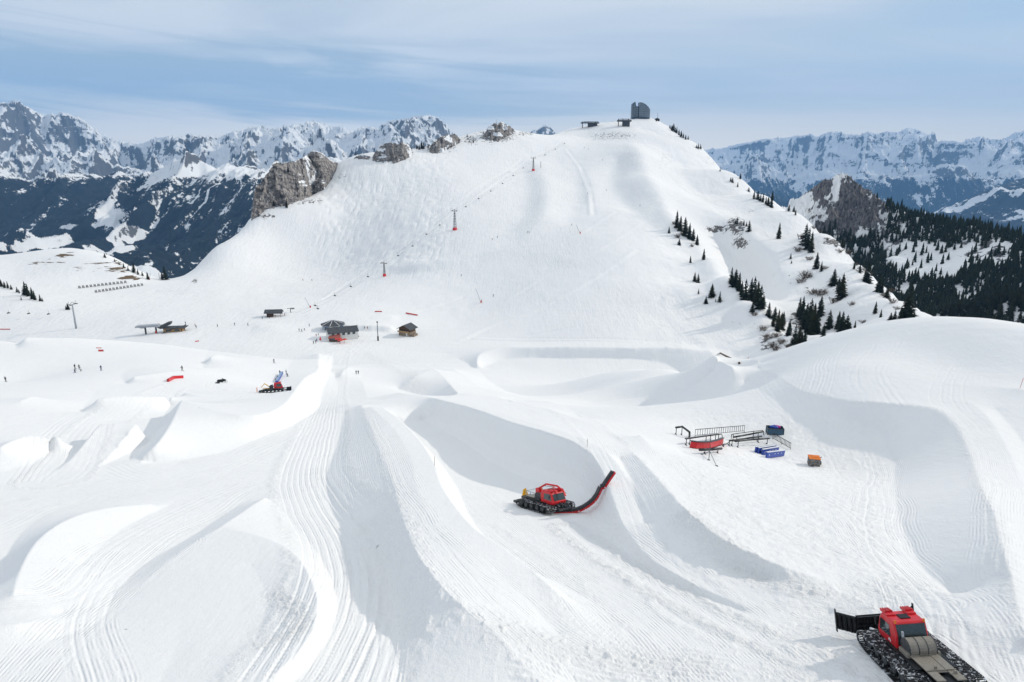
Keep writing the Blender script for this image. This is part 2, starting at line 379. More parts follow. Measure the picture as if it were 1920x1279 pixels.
def membrane(lines, na, nr, az, lr, bl):
    """heights interpolated between the break lines like a stretched skin"""
    dA = (az[-1] - az[0]); dL = (lr[-1] - lr[0])
    P0 = []
    for W in lines:
        x, y, h = W.T; a = (np.arctan2(x, y) - az[0]) / dA; l = (np.log(np.hypot(x, y)) - lr[0]) / dL
        n = max(2, int(max(np.abs(np.diff(a)).max() * na, np.abs(np.diff(l)).max() * nr) * 1.5) + 1)
        t = np.arange(len(a)); q = np.linspace(0, len(a) - 1, (len(a) - 1) * n + 1)
        P0.append(np.c_[np.interp(q, t, a), np.interp(q, t, l), np.interp(q, t, h)])
    P0 = np.concatenate(P0); P0 = P0[(P0[:, 0] > 0) & (P0[:, 0] < 1) & (P0[:, 1] > 0) & (P0[:, 1] < 1)]
    H = None
    for lev, it in ((32, 300), (16, 260), (8, 200), (4, 140), (2, 80), (1, 50)):
        a_n = max(8, na // lev); l_n = max(8, nr // lev)
        S = np.zeros((a_n, l_n)); Wt = np.zeros((a_n, l_n))
        i = np.rint(P0[:, 0] * (a_n - 1)).astype(int); j = np.rint(P0[:, 1] * (l_n - 1)).astype(int)
        np.add.at(S, (i, j), P0[:, 2]); np.add.at(Wt, (i, j), 1.0)
        M = Wt > 0; V = S[M] / Wt[M]
        if H is None: H = np.zeros((a_n, l_n))
        else:
            qa = np.linspace(0, H.shape[0] - 1, a_n); ql = np.linspace(0, H.shape[1] - 1, l_n)
            ia = np.minimum(qa.astype(int), H.shape[0] - 2); il = np.minimum(ql.astype(int), H.shape[1] - 2)
            fa = (qa - ia)[:, None]; fl = (ql - il)[None]
            H = (H[ia][:, il] * (1 - fa) + H[ia + 1][:, il] * fa) * (1 - fl) + (H[ia][:, il + 1] * (1 - fa) + H[ia + 1][:, il + 1] * fa) * fl
        wx = 1 / (dA / a_n) ** 2; wy = 1 / (dL / l_n) ** 2; s = 2 * (wx + wy)
        H = H.astype(np.float32); V = V.astype(np.float32)
        for _ in range(it):
            H[M] = V
            Hp = np.pad(H, 1, mode='edge')
            H = ((Hp[2:, 1:-1] + Hp[:-2, 1:-1]) * wx + (Hp[1:-1, 2:] + Hp[1:-1, :-2]) * wy) / s
            H[0] = 0; H[-1] = 0; H[:, 0] = H[:, 1]; H[:, -1] = 0
        H[M] = V
    if bl: H = blur(blur(H, bl, 0), max(0.6, bl * 0.5), 1)
    return H

F = []          # sharp break lines of the snow park
exec_features = True
# --- half-pipe
rl = line([(815,747,4.5),(890,767,5),(960,792,5.4),(1030,812,5.4),(1080,832,4.8),(1110,855,4.1),(1127,880,3.5),(1140,910,2.9),(1150,940,2.3),(1163,975,1.7),(1182,1007,1.1),(1205,1035,0.8),(1290,1090,0.5),(1400,1140,0.2)])
F += [rl, shift_v(rl, -0.7, 0.56), shift_v(rl, -1.6, 0.22), shift_v(rl, -3.4, 0.0), shift_n(rl[:int(len(rl) * 0.62)], 2.2, 1.0)]
ll = line([(718,762,3.2),(760,795,3.4),(797,838,3.4),(815,870,3.4),(826,905,3.3),(850,945,3.1),(890,990,2.8),(940,1024,2.4),(980,1055,1.9),(1020,1090,1.4),(1065,1130,0.8),(1110,1172,0.3)])
F += [ll, shift_n(ll, 1.3, 0.35), shift_n(ll, 2.8, 0.0), shift_n(ll, -2.5, 1.0)]
# drop-in end of the pipe
F.append(line([(745,735,3.0),(765,738,3.2),(790,742,3.8),(815,747,4.5)]))
# ridge between the pipe and the rail yard, and the hollow beside it
rg = line([(950,752,3.4),(1020,765,3.8),(1080,785,4.5),(1125,806,4.3),(1170,835,4.1),(1205,867,3.9),(1240,905,3.6),(1290,960,3.1),(1340,1000,2.6),(1415,1042,1.9),(1515,1078,1.2),(1610,1108,0.5),(1690,1160,0.4)])
F.append(rg)
F.append(line([(1162,862,3.5),(1188,905,3.0),(1220,955,2.3),(1272,1010,1.6),(1350,1055,1.0),(1440,1090,0.5)]))
F.append(line([(1200,815,4.5),(1245,865,3.3),(1300,915,2.9),(1370,965,2.4),(1450,1010,1.7),(1560,1055,1.0),(1650,1090,0.7)]))
# rail yard platform and the long shaded bank round it
F.append(line([(1270,800,1.50),(1380,800,1.40),(1480,820,1.30),(1530,880,1.20),(1500,940,1.10),(1400,890,1.50),(1280,850,1.80)]))
F.append(line([(1400,716,0.70),(1440,742,0.75),(1500,768,0.85),(1592,788,0.95),(1645,815,0.95),(1672,851,0.90),(1680,935,0.70),(1696,1005,0.45),(1733,1066,0.25),(1803,1123,0.10)]))
bk = line([(1420,690,0.65),(1460,706,1.11),(1500,731,1.69),(1545,743,2.25),(1592,753,2.79),(1653,755,3.76),(1710,760,3.83),(1757,768,3.83),(1792,797,3.70),(1815,843,3.43),(1838,907,3.10),(1868,973,2.77),(1884,1038,2.38),(1898,1085,2.05),(1910,1140,1.65),(1925,1200,1.32)])
F += [bk]
F.append(line([(1800,750,2.80),(1835,766,2.80),(1872,813,2.70),(1898,862,2.50),(1925,925,2.20),(1960,1000,1.80)]))
F.append(line([(1870,770,1.90),(1905,810,1.70),(1945,870,1.30),(2010,940,0.75)]))
F.append(line([(1500,690,1.10),(1600,700,1.50),(1700,710,1.90),(1800,720,2.10),(1920,730,2.10)]))
F.append(line([(1100,755,0.60),(1250,738,0.10),(1400,690,0.10),(1550,645,0.10),(1755,612,0.10),(1920,640,0.10),(2050,680,0.10)]))
# deck left of the pipe; its left side falls to the cat road
l2 = line([(677,758,2.69),(695,800,2.94),(715,850,3.02),(735,900,3.02),(752,960,2.86),(765,1000,2.69),(790,1050,2.52),(825,1095,2.27),(860,1130,2.02),(900,1160,1.68),(927,1185,1.51),(960,1220,1.18),(990,1255,0.92),(1020,1290,0.67)])
F.append(l2)
F.append(line([(640,758,1.82),(660,757,2.10),(677,758,2.24)]))
F.append(line([(645,775,0.98),(633,830,0.21),(612,900,0.00),(625,960,0.00),(665,1020,0.00),(700,1080,0.00),(722,1150,0.00),(740,1220,0.00),(760,1290,0.00)]))
F.append(line([(1060,1290,0.14),(1250,1240,0.00),(1400,1200,0.00),(1560,1150,0.00)]))
F.append(line([(640,700,2.38),(652,690,2.52),(668,690,2.38),(680,715,1.68),(690,745,1.54),(715,750,1.82)]))
F.append(line([(628,702,0.42),(634,730,0.28),(634,757,0.84)]))
# wedge shaped landing above the pipe and the roll-in strip
F.append(line([(812,689,6.0),(826,700,5.6),(842,718,4.8),(860,742,3.6)]))
F.append(line([(812,689,6.0),(780,706,4.6),(745,727,0.6)]))
F.append(line([(745,730,0.2),(775,738,0.2),(805,743,0.6),(835,745,2.0),(860,746,2.8)]))
F.append(line([(850,690,4.0),(880,712,3.6),(915,735,3.2),(960,752,3.6)]))
F.append(line([(860,675,0.2),(893,690,0.6),(915,712,0.6),(950,733,0.6),(1000,745,0.8)]))
# big basin above the crest
F.append(line([(893,683,2.4),(897,668,3.0),(925,655,3.4),(1000,652,3.6),(1100,652,3.6),(1200,654,3.6),(1290,656,4.6),(1330,660,5.0)]))
F.append(line([(905,690,0.0),(940,676,0.0),(1000,672,0.0),(1100,672,0.0),(1200,674,0.0),(1262,690,0.0),(1285,705,0.0)]))
F.append(line([(1330,660,5.0),(1350,675,5.0),(1375,690,5.0)]))
F.append(line([(1340,652,1.0),(1400,668,1.0),(1440,690,0.5)]))
F.append(line([(880,640,0.0),(1000,641,0.0),(1150,642,0.0),(1300,645,0.0)]))
# side hit below it
F.append(line([(945,757,1.95),(985,752,2.30),(1030,753,2.60),(1065,764,2.60),(1092,788,2.50)]))
# bright bank that carries the second snow groomer
F.append(line([(340,750,3.6),(390,765,3.6),(440,777,3.4),(495,776,3.2),(535,757,3.4),(556,728,3.8),(575,706,4.0),(597,694,4.0),(597,662,3.8)]))
F.append(line([(340,750,3.6),(322,790,3.2),(300,825,2.4),(262,862,0.5)]))
F.append(line([(327,742,0.3),(305,785,0.2),(280,825,0.1),(245,862,0.0)]))
F.append(line([(262,868,0.0),(340,862,0.0),(430,845,0.0),(500,815,0.0),(560,790,0.0),(596,765,0.0),(606,725,0.2),(618,700,0.6),(626,668,1.2)]))
F.append(line([(345,735,2.2),(420,745,2.0),(480,745,2.4),(530,720,2.6),(540,690,2.2),(580,650,1.0)]))
F.append(line([(620,640,0.2),(700,645,0.0),(780,660,0.0),(840,665,0.0)]))
# kicker
kl = line([(188,790,3.0),(222,789,3.05),(257,791,3.0)])
kb = line([(104,886,0.0),(140,884,0.0),(176,879,0.0)])
for f, h in ((0.0, 0.0), (0.25, 0.35), (0.5, 0.95), (0.75, 1.85), (1.0, 3.0)):
    m = kb * (1 - f) + kl * f; m[:, 2] = h; F.append(m)
s0 = np.array([kb[-1] * (1 - f) + kl[-1] * f for f in np.linspace(0, 1, 12)]); s0[:, 2] = [0, .12, .3, .5, .75, 1.05, 1.4, 1.75, 2.1, 2.45, 2.75, 3.0]; F.append(s0)
s1 = s0.copy(); s1[:, 0] += np.linspace(0.3, 1.9, 12); s1[:, 2] = 0; F.append(s1)
s2 = np.array([kb[0] * (1 - f) + kl[0] * f for f in np.linspace(0, 1, 12)]); s2[:, 2] = s0[:, 2]; F.append(s2)
s3 = s2.copy(); s3[:, 0] -= np.linspace(0.3, 2.2, 12); s3[:, 2] = 0; F.append(s3)
kk = kl.copy(); kk[:, 1] += 2.0; kk[:, 2] = 0; F.append(kk)
# left mound beside it
F.append(line([(0,838,2.0),(45,818,2.4),(110,816,2.2)])); F.append(line([(20,880,0),(60,870,0),(90,850,0),(130,818,0)])); F.append(line([(0,800,0.2),(60,795,0.2),(130,795,0.2)]))
# landing mound in the left foreground
F.append(line([(412,990,1.56),(470,1001,1.56),(520,1018,1.44),(558,1045,1.32),(583,1085,1.26),(596,1130,1.20),(586,1180,1.08),(556,1225,0.90),(505,1272,0.66),(470,1300,0.54)]))
F.append(line([(505,935,0.48),(545,975,0.18),(590,1030,0.06),(618,1080,0.00),(632,1135,0.00),(618,1190,0.00),(585,1240,0.00),(540,1290,0.00)]))
F.append(line([(497,932,0.96),(440,970,1.38),(412,990,1.56),(380,1008,1.38),(320,1048,0.90),(272,1090,0.42)]))
F.append(line([(494,919,0.12),(425,961,0.00),(350,1012,0.00),(258,1068,0.00),(225,1105,0.00)]))
F.append(line([(470,1060,0.90),(500,1120,0.60),(480,1200,0.36)])); F.append(line([(330,1110,0.42),(340,1180,0.24),(300,1280,0.12)]))
# left dune
F.append(line([(25,1110,1.3),(42,1060,1.6),(70,1015,1.8),(115,980,1.9),(190,955,1.5),(280,945,0.8)]))
F.append(line([(-10,1110,0.2),(8,1050,0),(40,1000,0),(85,965,0),(150,942,0)]))
F.append(line([(150,1060,0.5),(220,1000,0.4),(330,940,0.2)])); F.append(line([(100,1200,0.0),(200,1150,0),(215,1100,0)]))
F.append(line([(0,900,0),(150,905,0),(350,890,0),(480,890,0)]))
F.append(line([(-60,1180,0.9),(60,1165,0.7),(120,1150,0.1)]))
# small jumps on the far left
for L in ([(180,748,2.4),(210,744,2.7),(300,744,2.4),(345,742,2.0)], [(150,775,0),(165,756,0.2),(178,735,0)], [(200,790,0),(300,785,0)],
          [(250,707,1.8),(300,700,2.2),(345,697,1.8)], [(238,722,0),(228,706,0),(240,694,0)],
          [(395,668,2.6),(405,664,2.8),(425,668,2.0)], [(380,690,0),(386,668,0),(390,655,0)],
          [(45,637,2.2),(58,632,2.4),(75,640,1.6)], [(30,655,0),(36,640,0),(40,625,0)],
          [(40,752,1.6),(60,744,1.8),(80,748,0.8)], [(485,607,2.4),(500,604,2.6),(530,612,1.6)], [(468,625,0),(470,610,0),(478,600,0)],
          [(650,592,2.0),(700,587,2.4),(735,590,2.4)], [(640,610,2.2),(700,612,2.6),(732,612,2.6)], [(630,618,0),(700,622,0),(745,620,0),(752,600,0),(738,582,0),(640,582,0)]):
    F.append(line(L, 8))
W0 = np.array([[x, 19.0 + 0.0 * x, 0.0] for x in np.linspace(-17, 20, 10)]); F.append(W0)
jf = int(np.searchsorted(LR, math.log(470)))
H1 = membrane(F, NA, jf, AZ, LR[:jf], 1.15)
jfar = np.clip((GR[:, :jf] - 420) / 45, 0, 1)
Z = BASE.copy(); Z[:, :jf] += H1 * (1 - jfar)

# --- broad forms on the mountain: soft break lines
G = []
def lineB(L, y0=330.0): return line(L, 8, y0)
for L in ([(1003,300,5),(1015,325,7),(1022,360,8),(1018,395,7),(995,430,4),(960,450,1.5)], [(985,310,0),(990,350,0),(985,400,0),(955,435,0)], [(1060,290,1),(1068,340,1.5),(1075,400,1),(1060,440,0)],
          [(1085,290,2.5),(1098,330,4),(1104,370,4),(1105,395,2)], [(1088,300,0),(1092,340,0),(1094,385,0)],
          [(1190,262,14),(1205,300,17),(1225,340,18),(1248,378,15),(1268,410,10)], [(1160,300,0),(1150,350,0),(1190,400,0),(1240,440,0)], [(1260,300,2),(1290,340,0),(1320,380,0)],
          [(1310,455,5),(1345,500,7),(1385,540,7),(1430,590,6),(1475,640,4)], [(1290,480,0),(1320,540,0),(1370,600,0),(1420,650,0)],
          [(1310,425,0),(1355,455,-9),(1390,500,-14),(1420,550,-13),(1450,590,-6)], [(1370,415,5),(1400,440,7),(1440,470,8),(1455,510,7),(1475,560,5),(1520,620,3)], [(1440,420,0),(1480,450,-1),(1530,510,-2),(1580,570,-2)],
          [(850,430,0),(780,470,0),(700,500,0),(650,520,0)], [(740,494,4),(790,494,5),(860,480,4),(930,455,2)], [(720,515,0),(800,510,0),(900,490,0)],
          [(320,545,0),(450,543,1.2),(600,528,1.2),(640,525,0)], [(320,552,-1),(450,550,-1),(640,550,0)], [(640,400,0),(640,480,0)], [(1000,520,0),(1150,480,0)], [(900,300,0),(960,330,0)]):
    G.append(lineB(L))
j0 = int(np.searchsorted(LR, math.log(300)))
NaC, NrC = NA // 3, (NR - j0) // 2
H2 = membrane(G, NaC, NrC, AZ, LR[j0:], 2.2)
qa = np.linspace(0, NaC - 1.001, NA); ql = np.linspace(0, NrC - 1.001, NR - j0); ia = qa.astype(int); il = ql.astype(int); fa = (qa - ia)[:, None]; fl = (ql - il)[None]
H2 = (H2[ia][:, il] * (1 - fa) + H2[ia + 1][:, il] * fa) * (1 - fl) + (H2[ia][:, il + 1] * (1 - fa) + H2[ia + 1][:, il + 1] * fa) * fl
Z[:, j0:] += 0.85 * H2 * sstep(GR[:, j0:], 300, 360)
S1 = Surf(Z)

# --- surface relief
def blob(cx, cy, rx, ry, px, py): return np.clip(1.4 - np.sqrt(((px - cx) / rx) ** 2 + ((py - cy) / ry) ** 2), 0, 1)
dY = np.maximum(GY * math.cos(PITCH) - Z * math.sin(PITCH), 1)
PXg = 960 + FP * GX / dY; PYg = 639.5 - FP * (GY * math.sin(PITCH) + Z * math.cos(PITCH)) / dY    # where each spot was traced
D = np.zeros_like(Z); rough = np.zeros_like(Z)
D += fbm(GX / 6, GY / 6, 4, 3) * 0.07 * sstep(GR, 15, 60)
D += fbm(GX / 40, GY / 40, 3, 9) * 0.5 * sstep(GR, 60, 250)
mg = np.clip(sstep(PXg, 560, 620) * (1 - sstep(PXg, 800, 900)) * (1 - sstep(PYg, 480, 540)), 0, 1) * (GR > 500)
D += mg * (np.abs(vn(GX / 6, GY / 9, 5)) * 0.9 + vn(GX / 13, GY / 20, 6) * 0.5)
mk = (GR > 340) * sstep(PXg, 1130, 1280) * (1 - mg)
D += mk * (fbm(GX / 14, GY / 22, 4, 11) * 0.9)
D += (GR > 420) * (1 - mg) * fbm(GX / 25, GY / 40, 4, 12) * 0.6

def polydist(W):
    """signed lateral distance and run length to a polyline, for grid spots near it"""
    best = np.full(Z.shape, 1e9, np.float32); lat = np.zeros(Z.shape, np.float32); run = np.zeros(Z.shape, np.float32); s = 0.0
    lo = W[:, :2].min(0) - 14; hi = W[:, :2].max(0) + 14
    B = (GX > lo[0]) & (GX < hi[0]) & (GY > lo[1]) & (GY < hi[1]); x = GX[B]; y = GY[B]
    b = best[B]; la = lat[B]; ru = run[B]
    for p, q in zip(W[:-1, :2], W[1:, :2]):
        d = q - p; L = math.hypot(*d)
        if L < 1e-6: continue
        t = np.clip(((x - p[0]) * d[0] + (y - p[1]) * d[1]) / L ** 2, 0, 1)
        ex = x - p[0] - t * d[0]; ey = y - p[1] - t * d[1]; dd = np.hypot(ex, ey)
        m = dd < b; sg = np.sign(d[0] * ey - d[1] * ex)
        b = np.where(m, dd, b); la = np.where(m, dd * sg, la); ru = np.where(m, s + t * L, ru); s += L
    return B, b, la, ru
lat_a = np.zeros_like(Z); cord = np.zeros_like(Z)
def track_band(L, half, step, depth, wob=0.0, cleat=0.0, seed=0, n=6, edge=0.0):
    W = line(L, n); B, b, la, ru = polydist(W)
    la = la + wob * fbm(ru / 14, la / 9, 3, seed); m = sstep(half - np.abs(la), 0, half * 0.35)
    k = np.floor(la / step); amp = 0.55 + 0.45 * _h(k.astype(np.int64), np.zeros_like(k).astype(np.int64), seed + 5)
    ph = la / step - k
    g = -np.exp(-((ph - 0.5) / 0.16) ** 2) + 0.35 * np.exp(-((ph - 0.15) / 0.1) ** 2)
    fade = 0.5 + 0.5 * np.clip(fbm(ru / 20 + k * 3.7, k * 1.3, 2, seed + 9) * 2 + 0.6, 0, 1)
    v = 0.75 * depth * amp * g * fade
    if cleat: v = v + cleat * np.sin(ru * 2 * math.pi / 0.42) * (np.abs(ph - 0.5) < 0.3) * (amp > 0.6)
    D[B] += m * v; cm = m > cord[B]; q_ = lat_a[B]; q_[cm] = la[cm]; lat_a[B] = q_; cord[B] = np.maximum(cord[B], m * (0.5 + 0.5 * fade))
    if edge: rough[B] = np.maximum(rough[B], edge * np.exp(-((np.abs(la) - half) / 0.9) ** 2)); D[B] += edge * 0.16 * np.exp(-((np.abs(la) - half) / 0.6) ** 2) * (0.4 + fbm(GX[B] / 0.8, GY[B] / 0.8, 2, 77))
def lane(L, w, dp, y0=330.0):
    W = line([p + (0,) for p in L], 8, y0); B, b, la, ru = polydist(W)
    la = la + 1.2 * fbm(ru / 60, la / 30, 3, 91); e = dp * (np.exp(-(la / w) ** 2) - 0.7 * np.exp(-((la - 2.2 * w) / w) ** 2))
    D[B] += e * (0.6 + 0.4 * fbm(ru / 40, 0 * ru, 2, 93)) * sstep(b, 14, 9)
for L, w, dp in (([(1050,268),(960,320),(860,392),(760,458),(690,505),(600,562)], 1.6, .55), ([(975,300),(880,360),(780,430),(680,492)], 2.0, .5), ([(1190,470),(1100,530),(1000,585),(900,620),(860,640)], 2.0, .6),
        ([(1200,420),(1120,470),(1020,520),(950,562)], 2.0, .4), ([(300,545),(420,540),(520,534),(620,526)], 2.2, .9), ([(330,553),(450,551),(560,548),(650,548)], 1.8, .7), ([(1060,285),(1085,320),(1100,365),(1106,405)], 2.0, .8),
        ([(890,636),(1000,639),(1150,642),(1330,645)], 1.5, .6), ([(720,292),(830,330),(900,350)], 2, .4), ([(1150,400),(1060,450),(960,470),(850,490)], 2.2, .5), ([(860,560),(760,590),(700,600)], 1.6, .5), ([(1230,560),(1120,600),(1000,625)], 1.8, .4)):
    lane(L, w, dp)
# cat road down the middle, and the tracks that leave it
track_band([(640,662,1),(630,700,.3),(618,760,0),(600,830,0),(585,895,0),(608,950,0),(650,1015,0),(672,1085,0),(664,1155,0),(632,1225,0),(590,1305,0)], 4.8, 0.70, 0.15, 0.3, 0.03, 1, edge=0.5)
track_band([(560,900,0),(480,915,0),(400,965,.1),(330,1000,.1),(250,1060,.1),(195,1110,.1),(172,1170,0),(200,1290,0)], 1.9, 0.55, 0.07, 0.2, 0.01, 2)
track_band([(600,830,0),(590,900,0),(620,960,0),(690,1050,0),(715,1130,0),(720,1200,0),(700,1290,0)], 2.0, 0.7, 0.07, 0.4, 0.0, 3)
track_band([(610,790,0),(500,850,0),(350,900,0),(200,930,0),(50,960,0),(-60,1000,0)], 5.0, 0.75, 0.05, 1.4, 0.0, 4)
track_band([(560,870,0),(430,860,0),(300,880,0),(130,900,0),(0,940,0)], 5.0, 0.9, 0.05, 1.6, 0.0, 5)
track_band([(640,770,1),(655,850,1.0),(665,920,.6),(690,1000,.3)], 3.0, 0.6, 0.02, 0.5, 0.0, 8)
track_band([(1060,765,4),(1120,800,5.5),(1180,850,6),(1240,915,6),(1310,985,5.4),(1420,1050,4.4),(1560,1100,2.5),(1700,1180,.5),(1850,1290,.2)], 2.8, 0.6, 0.05, 0.3, 0.0, 6, edge=0.4)
track_band([(1150,860,5.2),(1230,990,3.4),(1380,1100,1.5),(1560,1200,0.2),(1700,1290,0)], 3.0, 0.9, 0.025, 0.3, 0.0, 7, edge=0.15)
track_band([(900,990,0),(1000,1060,0),(1100,1160,0),(1200,1240,0),(1260,1300,0)], 1.8, 0.5, 0.05, 0.25, 0.03, 10, edge=0.4)
track_band([(1060,990,0),(1180,1070,0),(1350,1160,0),(1480,1220,0),(1600,1300,0)], 1.2, 0.6, 0.04, 0.3, 0.0, 12, edge=0.9)
track_band([(1650,745,5.6),(1600,690,3),(1650,640,1.5),(1700,600,.5)], 7.0, 1.1, 0.07, 2.0, 0.0, 13)
track_band([(1450,690,2),(1520,720,3),(1650,735,5),(1780,750,5.6),(1850,800,5.5),(1890,880,5.),(1900,1000,4.4)], 2.8, 0.8, 0.05, 0.5, 0.0, 14)
track_band([(1420,715,1.4),(1500,780,1.7),(1600,800,1.9),(1650,850,1.8),(1650,950,1.4),(1680,1030,.8),(1760,1130,.3),(1850,1290,0)], 3.6, 0.8, 0.06, 0.9, 0.0, 15)
track_band([(1250,770,3),(1350,760,2.5),(1480,790,2.4),(1580,840,2.2),(1600,920,2),(1540,980,2.5)], 3.2, 0.9, 0.045, 1.2, 0.0, 16)
track_band([(870,650,0),(860,680,2),(890,720,3.3),(950,750,3.8),(1020,775,4.6)], 4.0, 0.9, 0.07, 0.8, 0.0, 17)
track_band([(620,640,.3),(660,650,.5),(690,670,.5),(760,700,.5),(770,720,.5)], 3.0, 0.9, 0.1, 0.8, 0.0, 18, edge=0.6)
track_band([(430,640,1),(480,690,2),(540,740,3),(600,760,0),(560,800,0),(450,850,0)], 5.0, 1.1, 0.09, 1.5, 0.0, 19)
track_band([(100,900,0),(150,850,0),(190,800,0),(260,760,.3),(330,730,.5),(400,735,1)], 4.0, 0.9, 0.07, 1.0, 0.0, 20, edge=0.5)
track_band([(400,770,3),(480,735,2.5),(530,690,2),(500,660,1),(430,690,1),(400,730,1.5)], 4.0, 1.0, 0.08, 1.0, 0.0, 21)
for k_, (L, hw, dp) in enumerate((([(700,780,3.6),(735,850,3.7),(775,930,3.5),(830,1020,3.0),(900,1100,2.3),(1000,1190,1.2),(1080,1290,.4)], 2.6, .035), ([(760,900,3.5),(820,980,3.0),(900,1060,2.2),(990,1130,1.1),(1100,1210,.3)], 1.6, .03),
        ([(870,920,0),(960,1000,0),(1080,1090,0),(1200,1180,0),(1300,1290,0)], 3.5, .03), ([(1120,990,0),(1260,1090,0),(1420,1190,0),(1540,1290,0)], 4.0, .03), ([(0,1000,0),(120,930,1),(300,900,.4),(480,880,0)], 3.0, .05),
        ([(0,1150,0),(100,1100,1),(200,1030,.5),(330,960,.2),(450,910,0)], 2.2, .05), ([(30,1290,0),(120,1200,0),(210,1120,0),(330,1030,.8)], 2.5, .04), ([(1380,700,0),(1500,680,1.5),(1650,670,2.5),(1850,690,3.5),(1960,720,3.5)], 5.0, .06),
        ([(1600,612,.1),(1560,650,.5),(1530,690,1.5),(1520,730,3)], 5.0, .09), ([(1850,640,.5),(1800,680,2.5),(1780,730,4),(1830,790,4.2)], 3.5, .06), ([(1000,790,4.6),(1080,820,5),(1140,870,4.8)], 2.2, .03),
        ([(840,660,.5),(870,700,2),(920,730,3),(980,760,3.5),(1060,780,4)], 3.0, .07), ([(1250,860,3),(1330,930,3),(1450,990,2),(1600,1060,1),(1750,1150,.2)], 3.0, .05), ([(1460,880,2),(1560,930,1.8),(1640,1020,1.3),(1720,1130,.4),(1760,1290,0)], 3.4, .06),
        ([(560,700,4),(600,690,3.6),(640,672,1.5)], 3.0, .08), ([(0,740,0),(150,730,0),(330,725,0),(430,690,0)], 4.0, .06), ([(180,870,0),(300,905,0),(420,880,0),(560,850,0)], 3.5, .06), ([(60,900,0),(90,840,.5),(140,790,0),(210,770,.5)], 3.0, .08))):
    track_band(L, hw, 0.75, dp, 0.5 + 0.1 * (k_ % 5), 0.0, 400 + k_)
# churned snow
for W, wd, am in ((l2, 1.3, 0.5), (bk, 1.0, 0.5), (line([(1700,1100,.3),(1560,1180,.1),(1480,1290,0)]), 3.0, 0.7), (line([(960,1225,0),(1150,1240,0),(1300,1250,0)]), 2.4, 0.8), (line([(520,1100,1.2),(560,1160,1.4),(500,1200,.8)]), 1.0, 1.0), (line([(700,1000,.2),(740,1100,.2),(790,1200,.2)]), 2.0, 0.6), (line([(690,665,.5),(740,700,.5),(790,735,.5)]), 5, 1.0), (line([(1290,930,4.5),(1400,1000,3.6),(1530,1060,2.5)]), 1.6, 1.0)):
    B, b, la, ru = polydist(W); m = am * np.exp(-(la / wd) ** 2); rough[B] = np.maximum(rough[B], m)
    D[B] += m * (0.10 * np.clip(fbm(GX[B] / 0.5, GY[B] / 0.5, 3, 41) * 2.4 - 0.2, 0, 2))
ry = sstep(PXg, 1230, 1330) * (1 - sstep(PXg, 1640, 1720)) * sstep(PYg, 740, 800) * (1 - sstep(PYg, 1040, 1120)) * (GR < 150)
rough = np.maximum(rough, ry * 0.45); D += ry * fbm(GX / 0.9, GY / 0.9, 3, 51) * 0.10
rough = np.maximum(rough, 0.10 + 0.15 * fbm(GX / 15, GY / 15, 2, 61))
# cat tracks that cross the very front
ft = sstep(PYg, 1205, 1235) * sstep(PXg, 930, 980) * (1 - sstep(PXg, 1330, 1400)) * (GR < 40)
D += ft * 0.05 * np.sin((GY * 0.9 + GX * 0.25) * 2 * math.pi / 0.55 + fbm(GX / 2, GY / 2, 2, 71) * 2.5) * (0.4 + 0.6 * (np.sin(GX * 2 * math.pi / 1.7) > -0.5))
# pond rim churn by the basin etc. is left to the shader
Z = Z + D
# --- rock and dry grass masks
rock = np.zeros_like(Z); grass = np.zeros_like(Z)
for cx, cy, rx, ry_ in ((1345,430,28,8),(1380,425,22,20),(1388,455,18,14),(1505,600,30,25),(1620,505,22,10),(1560,455,25,7)):
    rock = np.maximum(rock, 0.72 * blob(cx, cy, rx, ry_, PXg, PYg) * (GR > 320))
for cx, cy, rx, ry_, a in ((1440,640,26,30,.45),(1490,650,22,25,.5),(1320,440,30,12,.2),(1395,400,60,14,.22),(1350,360,50,8,.25),(1520,470,60,40,.18),(1600,500,60,60,.24),(1540,545,60,30,.3),(1460,520,40,30,.2),(1400,600,50,25,.22),(1250,300,20,25,.3),(1150,255,60,12,.42),(1330,300,30,20,.3)):
    rock = np.maximum(rock, a * blob(cx, cy, rx, ry_, PXg, PYg) * (GR > 320))
for cx, cy, rx, ry_, a in ((565,378,60,7,.5),(500,405,25,8,.5),(365,527,8,6,.55),(640,330,15,10,.4),(930,255,45,16,.62),(820,275,40,14,.62),(880,262,25,12,.5),(985,250,22,6,.5),(480,440,15,6,.3),(420,460,60,6,.2)):
    rock = np.maximum(rock, a * blob(cx, cy, rx, ry_, PXg, PYg) * (GR > 480))
for cx, cy, rx, ry_, a in ((30,560,45,13,.62),(165,585,28,7,.6),(210,608,16,5,.6),(85,585,12,4,.5)):
    rock = np.maximum(rock, a * blob(cx, cy, rx, ry_, PXg, PYg) * (GR > 250) * (GR < 440))
for cx, cy, rx, ry_, a in ((125,478,26,11,.62),(170,500,55,14,.47),(215,505,45,14,.5),(250,520,30,6,.75),(225,495,40,8,.5),(100,490,90,12,.36)):
    grass = np.maximum(grass, a * blob(cx, cy, rx, ry_, PXg, PYg) * (GR > 470))
D2 = np.where(rock > 0.3, fbm(GX / 3, GY / 3, 4, 91) * 1.6 * sstep(rock, 0.3, 0.55), 0) * (GR > 240)
Z = Z + D2
SN = Surf(Z)
jmp = np.zeros_like(Z); t_ = np.abs(np.diff(lat_a, axis=0)) > 0.25 + 0.004 * GR[1:]; jmp[1:] += t_; jmp[:-1] += t_
t_ = np.abs(np.diff(lat_a, axis=1)) > 0.25 + 0.006 * GR[:, 1:]; jmp[:, 1:] += t_; jmp[:, :-1] += t_
cord = cord * (1 - sstep(blur(blur(np.minimum(jmp, 1.0), 2.0, 0), 1.5, 1), 0.01, 0.08))
